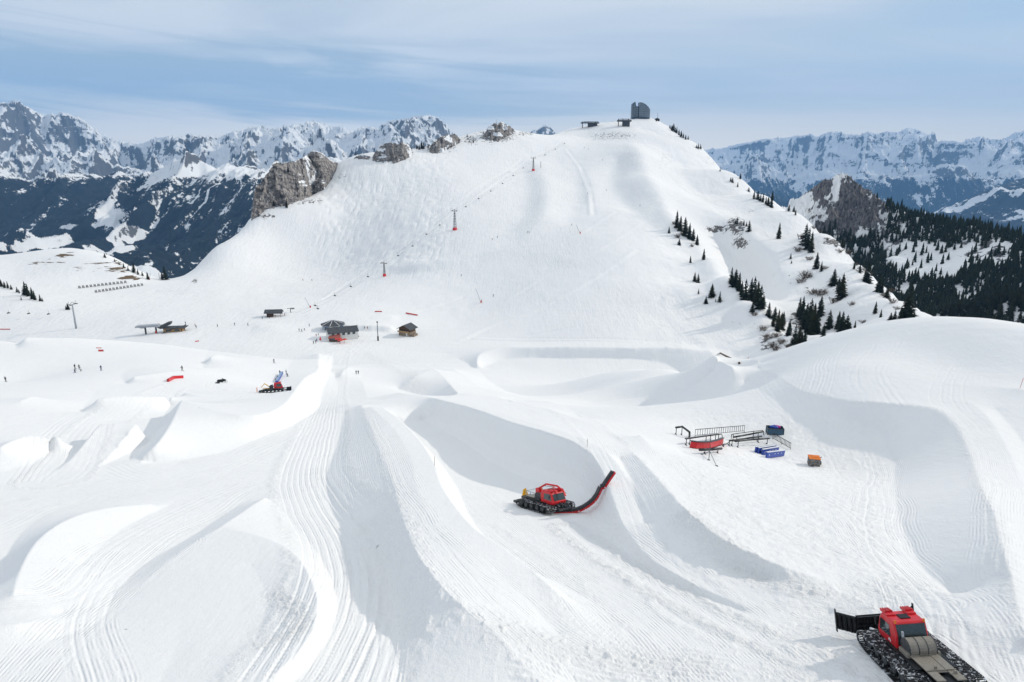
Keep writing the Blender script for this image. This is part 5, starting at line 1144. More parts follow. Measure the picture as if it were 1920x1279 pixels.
# crate with orange cover
g = ground_pt(*T6(1540, 580)); t = thing('covered_crate', 'grey wooden crate under an orange cover, alone on the snow', 'crate', g, R(-14)); t.scale = (1.3, 1.3, 1.25)
m = MB(); m.box((0, 0, 0.55), (1.25, 1.15, 1.0)); 
for x in np.linspace(-0.55, 0.55, 6): m.box((x, -0.59, 0.55), (0.12, 0.04, 1.02)); m.box((x, 0.59, 0.55), (0.12, 0.04, 1.02))
m.build('crate_body', CRATE, t, 0.01); MB().box((0, 0, 1.10), (1.32, 1.22, 0.10)).box((0.1, 0.1, 1.17), (0.8, 0.6, 0.08)).build('cover', ORG, t, 0.03)
MB().box((0.72, -0.1, 0.45), (0.2, 0.35, 0.35)).bar((0.66, 0.1, 1.0), (0.85, 0.2, 1.15), 0.06).build('control_box', BLK, t)

# ------------------------------------------------------------------ chair lift
def lift_tower(base, top_px, label, cap=True, foot=True, H=None, heading=0.0, pylon='lattice'):
    g = Vector(hit(base[0], base[1], 0, 150)); k = px_per_m(g); H = (base[1] - top_px) / k
    t = thing('lift_tower', label, 'lift tower', g, heading)
    m = MB()
    if pylon == 'lattice':
        w0, w1 = H * 0.055, H * 0.02; cs = [(-1, -1), (1, -1), (1, 1), (-1, 1)]; Z0, Z1 = 1.6, H * 0.82
        for i, (a, b) in enumerate(cs):
            m.bar((a * w0, b * w0, Z0), (a * w1, b * w1, Z1), 0.22); a2, b2 = cs[(i + 1) % 4]
            for q in range(6):
                f0, f1 = q / 6, (q + 1) / 6; wa = w0 + (w1 - w0) * f0; wb = w0 + (w1 - w0) * f1; za = Z0 + (Z1 - Z0) * f0; zb = Z0 + (Z1 - Z0) * f1
                m.bar((a * wa, b * wa, za), (a2 * wb, b2 * wb, zb), 0.12)
        m.bar((0, 0, Z1), (0, 0, H * 0.96), 0.35)
    else:
        m.tube([(0, 0, 0), (0, 0, H * 0.86)], H * 0.035, 12, H * 0.022)
    m.build('mast', SLT if pylon != 'lattice' else DGR, t, 0, pylon != 'lattice')
    m = MB(); m.bar((-2.6, 0, H * 0.86), (2.6, 0, H * 0.86), 0.3); m.bar((-2.6, 0, H * 0.86), (0, 0, H * 0.95), 0.14); m.bar((2.6, 0, H * 0.86), (0, 0, H * 0.95), 0.14); m.build('crossarm', DGR, t)
    for x in (-2.6, 2.6):
        m = MB(); m.bar((x, -1.7, H * 0.86), (x, 1.7, H * 0.88), 0.16, 0.2)
        for y in np.linspace(-1.5, 1.5, 6): m.cone((x, y, H * 0.87 + 0.18), 0.22, 0.22, 0.12, 8, Matrix.Rotation(R(90), 4, 'Y'))
        m.bar((x, 0, H * 0.88), (x * 1.1, 0, H), 0.1); m.build('sheave_row', BLK, t)
    if foot: MB().box((0, 0, 0.9), (H * 0.17, H * 0.17, 2.3), taper=0.8).build('crash_pad', RED, t, 0.1)
    return t, g + Vector((0, 0, H * 0.89))
hd = R(-32)
tw = [lift_tower((721,518), 490, 'lift tower with red crash pad, lowest of the row on the piste', heading=hd), lift_tower((853,431), 391, 'tallest lattice lift tower with red crash pad in mid slope', heading=hd), lift_tower((1000,320), 294, 'lift tower with red crash pad, highest of the row on the piste', heading=hd)]
lift_tower((143,616), 563, 'big grey tubular lift tower on the near left slope', foot=False, pylon='tube', heading=R(80))
low = Vector(P(560, 588, 415)); tops = [low] + [t[1] for t in tw] + [Vector(P(1066, 262, 985))]
right = Vector((math.cos(hd), math.sin(hd), 0))
cab_ = thing('lift_cable', 'pair of thin cables of the chair lift across the piste', 'cable', low)
for sx in (-1, 1):
    m = MB()
    for a, b in zip(tops[:-1], tops[1:]):
        pp = [a.lerp(b, f) + right * 2.6 * sx - Vector((0, 0, (b - a).length * 0.02 * 4 * f * (1 - f))) - low for f in np.linspace(0, 1, 9)]
        m.tube(pp, 0.035, 4)
    m.build('cable', BLK, cab_)
def chair_parts(t):
    MB().tube([(0, 0, 0), (0.0, 0.1, -1.4), (0.0, -0.25, -2.3)], 0.06, 5).build('hanger', BLK, t)
    MB().box((0, 0.1, -2.75), (2.1, 0.5, 0.14)).build('seat', BLK, t); MB().box((0, 0.34, -2.4), (2.1, 0.1, 0.6)).build('backrest', DGR, t)
    MB().tube([(-1.05, 0.3, -2.3), (-1.05, -0.3, -2.5), (1.05, -0.3, -2.5), (1.05, 0.3, -2.3)], 0.04, 4).build('safety_bar', SLT, t)
proto = None
CH = [(590,566,0),(595,572,1),(627,548,1),(657,531,1),(689,513,0),(746,474,1),(773,456,0),(799,434,1),(824,417,0),(873,383,1),(897,368,0),(920,354,1),(942,340,0),(962,325,1),(981,311,0),(1022,287,1),(1041,276,0),(1058,266,1)]
for i, (a, b, s) in enumerate(CH):
    f = None
    for p, q in zip(tops[:-1], tops[1:]):
        pa = 960 + FP * p.x / (p.y * math.cos(PITCH) - p.z * math.sin(PITCH)); qa = 960 + FP * q.x / (q.y * math.cos(PITCH) - q.z * math.sin(PITCH))
        if pa <= a <= qa + 1: f = p.lerp(q, (a - pa) / (qa - pa)); break
    if f is None: f = tops[-1]
    loc = Vector(P(a, b, f.y))
    lab = 'empty lift chair hanging over the piste, number %s from the bottom' % ORD[i]
    if proto is None: proto = thing('lift_chair', lab, 'lift chair', loc, hd, 'chairs of the lift'); chair_parts(proto); t = proto
    else: t = copy_tree(proto); place(t, loc, hd)
    t['label'] = lab
for i, (a, b) in enumerate([(15,578),(53,579),(90,580)]):
    t = copy_tree(proto); place(t, Vector(hit(a, b + 2, 0, 200)) * 0.97 , R(80)); t['group'] = 'chairs of the left lift'
    t['label'] = 'empty chair of the left lift over the near slope, %s from the left' % ORD[i]

# ------------------------------------------------------------------ houses
def wnd(parent, c, size, name='window', m=GLS, ry=0.0): return MB().box(c, size).build(name, m, parent)
def sc_at(px, py, y0=150): g = Vector(hit(px, py, 0, y0)); return g, px_per_m(g)
# chalet
g, k = sc_at(764, 628); t = thing('chalet', 'small two-storey timber chalet on a stone base, alone on the snow', 'chalet', g, R(-25))
W, D_, = 8.0, 6.5
MB().box((0, 0, 0.6), (W, D_, 3.6)).build('stone_base', STN, t); wall = MB().box((0, 0, 3.6), (W * 0.96, D_ * 0.96, 2.4)).prism([(-W * .48, 4.8), (W * .48, 4.8), (0, 6.6)], 'y', -D_ * .48, D_ * .48).build('timber_wall', WOOD, t)
r = MB(); r.slab([(-W * .62, -D_ * .66, 4.35), (0, -D_ * .66, 6.9), (0, D_ * .66, 6.9), (-W * .62, D_ * .66, 4.35)], 0.25); r.slab([(0, -D_ * .66, 6.9), (W * .62, -D_ * .66, 4.35), (W * .62, D_ * .66, 4.35), (0, D_ * .66, 6.9)], 0.25); r = r.build('roof', ROOF, t)
for x in (-2, 0, 2): wnd(wall, (x, -D_ * .48 - 0.03, 3.6), (0.9, 0.06, 0.9))
MB().box((0, -D_ * .48 - 0.8, 2.55), (W, 1.5, 0.12)).box((0, -D_ * .48 - 1.5, 3.0), (W, 0.08, 0.8)).build('balcony', WOD2, t); wnd(t, (1.6, -D_ / 2 - 0.03, 1.0), (1.1, 0.06, 1.9), 'door', PLAS); MB().box((5.2, -0.5, 0.3), (2.6, 5.0, 2.2), taper=0.8).build('stone_terrace', STN, t)
# restaurant: long house, round house, kiosk
g, k = sc_at(642, 634); t = thing('restaurant', 'long white-walled mountain restaurant under a dark grey roof', 'restaurant', g + Vector((0, 0, 1.6)), R(24))
W, D_ = 17.0, 9.5
wl = MB().box((0, 0, 0.4), (W, D_, 5.8)).prism([(-D_ / 2, 3.3), (D_ / 2, 3.3), (0, 5.0)], 'x', -W / 2, W / 2).build('wall', PLAS, t)
r = MB(); r.slab([(-W * .53, -D_ * .56, 3.1), (W * .53, -D_ * .56, 3.1), (W * .53, 0, 5.4), (-W * .53, 0, 5.4)], 0.3); r.slab([(-W * .55, 0, 5.4), (W * .55, 0, 5.4), (W * .55, D_ * .62, 3.0), (-W * .55, D_ * .62, 3.0)], 0.3); r.build('roof', ROOF, t)
for y in (-3, 0, 3): wnd(wl, (W / 2 + 0.03, y, 2.2), (0.06, 1.6, 1.5))
for x in (-6, -3, 0, 3, 6): wnd(wl, (x, -D_ / 2 - 0.03, 2.0), (1.6, 0.06, 1.3))
g, k = sc_at(625, 618); t = thing('round_hut', 'eight-sided hut with dark roof and white spokes behind the restaurant', 'hut', g, 0)
n = 8; ri = 6.6; MB().cone((0, 0, 1.4), ri, ri, 4.4, n).build('wall', PLAS, t); rf = MB().cone((0, 0, 4.6), ri * 1.18, 1.2, 2.2, n).build('roof', ROOF, t)
m = MB()
for i in range(n): a = i * 2 * math.pi / n; m.bar((math.cos(a) * ri * 1.15, math.sin(a) * ri * 1.15, 3.68), (math.cos(a) * 1.2, math.sin(a) * 1.2, 5.85), 0.22)
m.build('roof_ribs', WHT, rf)
for i in range(n):
    a = (i + .5) * 2 * math.pi / n - math.pi / 2; MB().box((math.cos(a) * ri * .94, math.sin(a) * ri * .94, 1.8), (0.12, 3.6, 2.2), rz=a).build('window', mat('blue_window_band', (0.05, 0.14, 0.30), 0.3), t)
g, k = sc_at(628, 640); t = thing('kiosk', 'small snack kiosk with faded red roof before the restaurant', 'kiosk', g, R(8))
MB().box((0, 0, 1.1), (6.0, 3.4, 2.6)).build('wall', WOOD, t); MB().slab([(-3.6, -2.6, 2.5), (3.6, -2.6, 2.5), (3.2, 2.0, 3.6), (-3.2, 2.0, 3.6)], 0.2).build('roof', RROOF, t); wnd(t, (0, -1.73, 1.5), (4.0, 0.06, 1.1)); MB().slab([(0.5, -4.0, 2.0), (4.5, -3.6, 2.1), (4.3, -2.4, 2.6), (0.5, -2.6, 2.5)], 0.08).build('awning', RED2, t)
def parasol(px, py, label, closed=True):
    g, k = sc_at(px, py); t = thing('parasol', label, 'parasol', g); MB().tube([(0, 0, 0), (0, 0, 2.6)], 0.05, 6).build('pole', DGR, t)
    MB().cone((0, 0, 2.0 if closed else 2.4), 0.7 if closed else 1.7, 0.05, 2.3 if closed else 0.7, 8).build('canopy', RED2, t)
parasol(601, 640, 'closed red parasol left of the snack kiosk'); parasol(638, 645, 'open red parasol in front of the snack kiosk', False); parasol(646, 643, 'open red parasol right of the snack kiosk', False)
# lamp post
g, k = sc_at(709, 639); t = thing('floodlight_mast', 'tall dark floodlight mast between restaurant and chalet', 'mast', g); H = 37 / k
MB().tube([(0, 0, 0), (0, 0, H)], 0.26, 8, 0.16).build('pole', DGR, t); MB().box((0, 0, H - 0.3), (0.9, 0.5, 0.6)).build('lamp', BLK, t); MB().box((0, 0, 1.3), (0.8, 0.8, 2.8)).build('pad', BLK, t, 0.05)
# lift shed behind
g, k = sc_at(514, 593, 300); t = thing('lift_shed', 'small brown open shed at the far foot of the slope', 'shed', g, R(12))
MB().box((-2.4, 0, 1.2), (4, 4, 3.4)).build('wall', WOOD, t); MB().slab([(-6, -3.4, 2.9), (6, -3.4, 2.4), (5.5, 0, 4.6), (-5.6, 0, 4.8)], 0.25).slab([(-5.6, 0, 4.8), (5.5, 0, 4.6), (6, 3.4, 2.4), (-6, 3.4, 2.9)], 0.25).build('roof', ROOF, t)
for x in (1, 4.6): MB().bar((x, -2.6, -0.5), (x, -2.6, 3.0), 0.25).build('post', WOOD, t)
g, k = sc_at(545, 586, 300); t = thing('drag_lift_frame', 'small dark lift frame right of the brown open shed', 'lift frame', g)
MB().bar((0, 0, -0.3), (0, 0, 3.0), 0.35).bar((-2.4, 0, 2.7), (2.4, 0, 3.3), 0.25).build('mast', DGR, t); MB().cone((1.6, 0, 2.6), 1.3, 1.3, 0.2, 14).build('bullwheel', DGR, t)
# valley station of the left lift
g, k = sc_at(300, 624, 320); t = thing('lift_station', 'grey lift station with tilted canopy on the flat below the left slope', 'lift station', g, R(10))
m = MB(); m.box((-6, 0, 4.4), (14, 4.5, 0.7)); m.prism([(-13, 4.0), (0, 4.0), (0, 5.4), (-12, 5.0)], 'y', -2.0, 2.0); m.build('canopy', SLT, t)
m = MB(); m.prism([(-1, 3.6), (5.5, 6.6), (7.5, 6.8), (7.0, 5.2), (1, 2.6)], 'y', -1.6, 1.6); m.build('drive_housing', DGR, t)
for x in (-8, -2, 3): MB().bar((x, 0, -0.6), (x, 0, 4.4), 0.8).build('pillar', DGR, t)
MB().cone((-9, 0, 3.8), 2.2, 2.2, 0.3, 20).build('bullwheel', BLK, t); MB().box((-2, -0.5, 0.4), (0.9, 0.9, 1.8)).build('pad', RED, t)
m = MB(); m.bar((1, -2.5, -0.3), (12, -2.5, 4.0), 0.4); m.bar((4, 2.0, -0.3), (15, 2.0, 4.0), 0.4); m.build('ramp_beam', DGR, t)
g, k = sc_at(327, 621, 320); t = thing('terrace_hut', 'low timber hut with dark flat roof right of the left lift station', 'hut', g, R(6))
MB().box((0, 0, 0.9), (11, 5, 2.9)).build('wall', WOD2, t); MB().box((0.5, 0, 2.55), (14, 6.5, 0.35)).build('roof', ROOF, t); wnd(t, (2.5, -2.53, 1.2), (3.0, 0.06, 1.3)); wnd(t, (-2.5, -2.53, 1.2), (3.0, 0.06, 1.3))
# summit building
g, k = sc_at(1201, 222, 800); g.z = float(P(0, 219.5, g.y)[2]); t = thing('summit_building', 'tall dark glass revolving restaurant on the mountain top', 'building', g, 0)
u = 1.0 / k
def q9(x): return (x - 967) / 9.6 * u
def z9(y): return (385 - y) / 9.6 * u
FAC = mat('dark_curtain_wall', (0.045, 0.07, 0.095), 0.3, noise=0.25, nscale=0.25, spec=0.6); MUL = mat('pale_mullions', (0.42, 0.48, 0.54), 0.5)
l = MB().prism([(q9(800), -3), (q9(858), -3), (q9(862), z9(165)), (q9(850), z9(128)), (q9(800), z9(165))], 'y', -5, 6).build('left_slab', FAC, t)
mid = MB().prism([(q9(858), -3), (q9(925), -3), (q9(925), z9(205)), (q9(880), z9(205)), (q9(858), z9(165))], 'y', -3, 6).build('middle_wall', FAC, t)
top_ = [(925, 140), (960, 140), (1000, 152), (1040, 172), (1080, 198), (1110, 228), (1135, 255)]
rt = MB()
for (a, y0), (b, y1) in zip(top_[:-1], top_[1:]):
    fa = max(0, (a - 960) / 175) ** 2; fb = max(0, (b - 960) / 175) ** 2
    P8 = [(q9(a), -6 + 7 * fa), (q9(b), -6 + 7 * fb), (q9(b), 8 - 3 * fb), (q9(a), 8 - 3 * fa)]; zs = [z9(y0), z9(y1), z9(y1), z9(y0)]
    vb = [rt.bm.verts.new((x, y, -3)) for x, y in P8]; vt = [rt.bm.verts.new((x, y, z)) for (x, y), z in zip(P8, zs)]
    rt.bm.faces.new(vt); [rt.bm.faces.new((vb[i], vb[(i + 1) % 4], vt[(i + 1) % 4], vt[i])) for i in range(4)]
rt = rt.build('curved_wing', FAC, t)
m = MB()
for x in np.linspace(930, 1130, 13):
    zt = np.interp(x, [p[0] for p in top_], [p[1] for p in top_]); f = max(0, (x - 960) / 175) ** 2; m.box((q9(x), -6.1 + 7 * f, z9(zt) / 2), (0.35, 0.3, z9(zt)))
for zz in np.arange(3, 21, 3.2):
    for (a, y0), (b, y1) in zip(top_[:-1], top_[1:]):
        if z9(y1) < zz: continue
        fa = max(0, (a - 960) / 175) ** 2; fb = max(0, (b - 960) / 175) ** 2; m.bar((q9(a), -6.08 + 7 * fa, zz), (q9(b), -6.08 + 7 * fb, zz), 0.15)
m.build('mullions', MUL, rt)
m = MB(); [m.box((q9(x), -5.1, z9(165) / 2), (0.3, 0.3, z9(165))) for x in (812, 832, 848)]; m.build('mullions', MUL, l)
m = MB(); [m.box((q9(x), -3.1, z9(200) / 2), (0.3, 0.3, z9(200))) for x in (868, 885, 902)]; [m.box((q9(890), -3.1, zz), (q9(920) - q9(862), 0.3, 0.3)) for zz in np.arange(3, 17, 3.2)]; m.build('mullions', MUL, mid)
def summit_station(px, py, w, label, h=9.0):
    g, k = sc_at(px, py, 700); u = w / k; t = thing('summit_station', label, 'lift station', g, R(6))
    MB().box((0, 0, h * 0.72), (u, 6, h * 0.22)).build('platform', DGR, t); MB().box((u * 0.05, 0, h * 0.95), (u * 0.8, 6, 0.5)).build('roof', BLK, t)
    MB().box((u * 0.15, 1, h * 0.35), (u * 0.5, 5, h * 0.7)).build('housing', DGR, t)
    for f in (-0.42, -0.1, 0.3): MB().bar((u * f, 0, -2), (u * f, 0, h), 1.0).build('pillar', mat('rusty_steel', (0.16, 0.09, 0.08), 0.7), t)
summit_station(1170, 237, 26, 'dark steel gondola station just left of the summit building', 11)
summit_station(1106, 238, 34, 'low flat-roofed lift station further left on the summit ridge', 8)
g, k = sc_at(1232, 221, 800); t = thing('summit_hut', 'small dark rounded hut right of the summit building', 'hut', g); MB().ball((0, 0, 0.8), 3.0, 1.5, 1, 1.0, 2).build('shell', BLK, t); MB().bar((0.5, 0, 3), (0.5, 0, 12), 0.3).build('aerial', DGR, t)
g, k = sc_at(931, 234, 700); t = thing('antenna_mast', 'thin antenna mast on the rocky crest left of the summit', 'mast', g); MB().tube([(0, 0, -3), (0, 0, 14)], 0.25, 6, 0.12).build('pole', DGR, t); MB().box((0, 0, 10), (1.6, 0.3, 0.3)).build('crossbar', DGR, t)

# ------------------------------------------------------------------ avalanche barriers, two rows
proto = None
def barrier_parts(t):
    m = MB()
    for z in (0.55, 1.0, 1.45, 1.9): m.box((0, -0.1 + z * 0.12, z), (1.5, 0.12, 0.22))
    m.build('crossbars', BLK, t)
    for x in (-0.6, 0.6): MB().bar((x, 0, -0.3), (x, 0.15, 2.2), 0.2).bar((x, 0.15, 1.7), (x, 1.3, 0.0), 0.16).build('post', BLK, t)
for row, (x0, y0, x1, y1, n) in enumerate(((149, 541, 235, 531, 13), (180, 549, 266, 536, 14))):
    for i in range(n):
        f = i / (n - 1); p = Vector(hit(x0 + (x1 - x0) * f, y0 + (y1 - y0) * f, 0, 350))
        lab = 'dark snow barrier in the %s row, %s from the left' % (('upper', 'lower')[row], ORD[i])
        if proto is None: proto = thing('snow_barrier', lab, 'snow barrier', p, R(4), 'snow barriers in two rows'); barrier_parts(proto)
        else: c = copy_tree(proto); place(c, p, R(4)); c['label'] = lab

# ------------------------------------------------------------------ banners, poles, signs
def banner(pts, h, label, m=RED2, name='red_banner', thick=0.3):
    W = [Vector(hit(a, b, 0, 120)) for a, b in pts]; o = W[0]; t = thing(name, label, 'banner', o); mm = MB()
    for a, b in zip(W[:-1], W[1:]): mm.bar(a - o + Vector((0, 0, h / 2)), b - o + Vector((0, 0, h / 2)), thick, h)
    mm.build('panel', m, t)
    for w in W: MB().bar(w - o - Vector((0, 0, 0.2)), w - o + Vector((0, 0, h + 0.05)), 0.12).build('post', DGR, t)
banner([(315,716),(326,710),(343,709)], 0.8, 'bent red rail box below the lone skier on the left', RED, 'red_rail_box', 0.6)
banner([(185,659),(194,659)], 0.7, 'short red banner on the piste right of the big grey tower'); banner([(181,653),(190,653)], 0.25, 'thin red line behind the short red banner')
banner([(0,618),(19,618)], 0.5, 'red netting at the left edge of the view'); banner([(366,641),(373,640)], 0.5, 'tiny red banner below the left lift station')
banner([(703,585),(716,585)], 0.7, 'small red net behind the snow pond'); banner([(761,588),(783,592)], 0.8, 'long red net behind the chalet')
def pole(px, py, hpx, label, lean=0.0, m=DGR, y0=20, r=0.03, red=False):
    g = Vector(hit(px, py, 0, y0)); H = hpx / px_per_m(g); t = thing('marker_pole', label, 'pole', g)
    MB().tube([(0, 0, -0.2), (lean * H, 0, H)], max(r, 0.0006 * g.y * 0.5), 5).build('pole', m, t)
    if red: MB().box((0, 0, 0.7), (0.7, 0.7, 1.6)).build('pad', RED, t)
PL = mat('bamboo_pole', (0.45, 0.40, 0.30), 0.7)
pole(815, 873, 18, 'thin bamboo pole on the left lip of the half-pipe', 0, PL, 30); pole(1101, 838, 16, 'thin bamboo pole on the right lip of the half-pipe', 0, PL, 30)
pole(1912, 728, 20, 'dark leaning pole on the mound at the right edge', 0.15, RED2, 40); pole(1402, 675, 6, 'short red pole behind the near crest', 0.1, RED2, 200, 0.08)
pole(902, 568, 28, 'thin snow lance with red pad in mid piste', -0.35, SLT, 200, 0.08, True); pole(582, 577, 20, 'thin snow lance with red pad near the lift foot', -0.45, SLT, 200, 0.08, True)
pole(1088, 438, 16, 'thin snow lance with red pad below the ridge', -0.5, SLT, 300, 0.1, True); pole(280, 524, 12, 'thin snow lance with red pad on the left pass', 0.3, SLT, 300, 0.1, True); pole(299, 520, 10, 'thin dark pole standing in the left pass', 0, DGR, 300, 0.1); pole(1014, 315, 12, 'thin dark pole just right of the highest lift tower', 0, DGR, 500, 0.12)
# log barrier at the end of the basin
a = Vector(hit(1350, 663, 0, 150)); b = Vector(hit(1386, 683, 0, 150)); t = MB().bar((0, 0, 0.3), b - a + Vector((0, 0, 0.3)), 0.5, 0.6).build('timber_fence', WOOD, None); t.location = a; tag(t, 'low brown timber fence at the right end of the snow basin', 'fence')

# ------------------------------------------------------------------ people
def body_mesh(pose):
    J = dict(pel=(0, 0, .92), ch=(0, .0, 1.28), nk=(0, .0, 1.47), hd=(0, .02, 1.63), sl=(-.19, 0, 1.40), el=(-.30, .08, 1.14), hl=(-.32, .28, 1.0), sr=(.19, 0, 1.40), er=(.30, .08, 1.14), hr=(.32, .28, 1.0), pl=(-.10, 0, .86), kl=(-.12, .05, .48), al=(-.13, -.02, .08), fl=(-.13, .14, .05), pr=(.10, 0, .86), kr=(.12, .05, .48), ar=(.13, -.02, .08), fr=(.13, .14, .05))
    if pose == 'crouch':
        for k in ('pel', 'pl', 'pr'): J[k] = (J[k][0], -.22, J[k][2] - .30)
        for k in ('ch', 'nk', 'hd', 'sl', 'sr'): J[k] = (J[k][0], J[k][1] + .12, J[k][2] - .42)
        for k in ('el', 'er', 'hl', 'hr'): J[k] = (J[k][0] * 1.2, J[k][1] + .2, J[k][2] - .36)
        J['kl'] = (-.14, .2, .45); J['kr'] = (.14, .2, .45)
    if pose == 'wide': J['kl'] = (-.18, .08, .47); J['al'] = (-.30, 0, .08); J['fl'] = (-.30, .15, .05); J['kr'] = (.18, .08, .47); J['ar'] = (.30, 0, .08); J['fr'] = (.30, .15, .05); J['el'] = (-.42, .1, 1.2); J['hl'] = (-.6, .2, 1.1)
    E = [('pel', 'ch'), ('ch', 'nk'), ('nk', 'hd'), ('ch', 'sl'), ('sl', 'el'), ('el', 'hl'), ('ch', 'sr'), ('sr', 'er'), ('er', 'hr'), ('pel', 'pl'), ('pl', 'kl'), ('kl', 'al'), ('al', 'fl'), ('pel', 'pr'), ('pr', 'kr'), ('kr', 'ar'), ('ar', 'fr')]
    rad = dict(pel=.15, ch=.17, nk=.07, hd=.105, sl=.085, el=.06, hl=.045, sr=.085, er=.06, hr=.045, pl=.11, kl=.075, al=.06, fl=.055, pr=.11, kr=.075, ar=.06, fr=.055)
    ks = list(J); me = bpy.data.meshes.new('p'); me.from_pydata([J[k] for k in ks], [(ks.index(a), ks.index(b)) for a, b in E], [])
    o = bpy.data.objects.new('p', me); C.objects.link(o); md = o.modifiers.new('s', 'SKIN'); 
    for i, k in enumerate(ks): me.skin_vertices[0].data[i].radius = (rad[k],) * 2
    me.skin_vertices[0].data[0].use_root = True; ss = o.modifiers.new('d', 'SUBSURF'); ss.levels = 1; ss.render_levels = 1
    dg = bpy.context.evaluated_depsgraph_get(); dg.update(); em = bpy.data.meshes.new_from_object(o.evaluated_get(dg)); bpy.data.objects.remove(o)
    hz = J['hd'][2] - 0.10; pz = J['pel'][2] - 0.02
    em['hd'] = J['hd']; em['pz'] = pz; em['hz'] = hz; return em
bodies = {p: body_mesh(p) for p in ('stand', 'crouch', 'wide')}
COLS = {k: mat('cloth_' + k.replace(' ', '_'), c, 0.85, noise=0.1) for k, c in {'black': (.015, .016, .02), 'navy': (.015, .025, .09), 'red': (.45, .02, .02), 'white': (.6, .6, .62), 'olive': (.12, .11, .05), 'blue': (.03, .09, .35), 'grey': (.14, .15, .17), 'orange': (.6, .18, .03)}.items()}
SKIN = mat('skin', (.45, .28, .2), 0.6); SKI = mat('ski_topsheet', (.1, .1, .12), 0.4); HELM = mat('helmet_dark', (.03, .03, .035), 0.3)
def person(px, py, jac, pant, pose, gear, label, rz, y0=120, group=None):
    p = Vector(hit(px, py, 0, y0)); t = thing('person', label, 'person', p, rz, group)
    em = bodies[pose].copy(); em.materials.clear(); hz = bodies[pose]['hz']; pz = bodies[pose]['pz']
    for m_ in (COLS[pant], COLS[jac], SKIN): em.materials.append(m_)
    for f in em.polygons: z = f.center.z; f.material_index = 2 if z > hz else (1 if z > pz or abs(f.center.x) > .27 and z > .6 else 0); f.use_smooth = True
    b = bpy.data.objects.new('body', em); C.objects.link(b); b.parent = t
    h = Vector(bodies[pose]['hd']); MB().ball(h + Vector((0, -.02, .06)), .145, 1, 1.1, .8, 2).build('helmet', HELM, t, 0, True)
    if gear == 'ski':
        for s in (-1, 1): MB().box((s * .13 if pose != 'wide' else s * .3, .1, .025), (.09, 1.7, .03)).build('ski', SKI, t)
    elif gear == 'board': MB().box((0, .05, .025), (1.5, .27, .03)).build('snowboard', SKI, t)
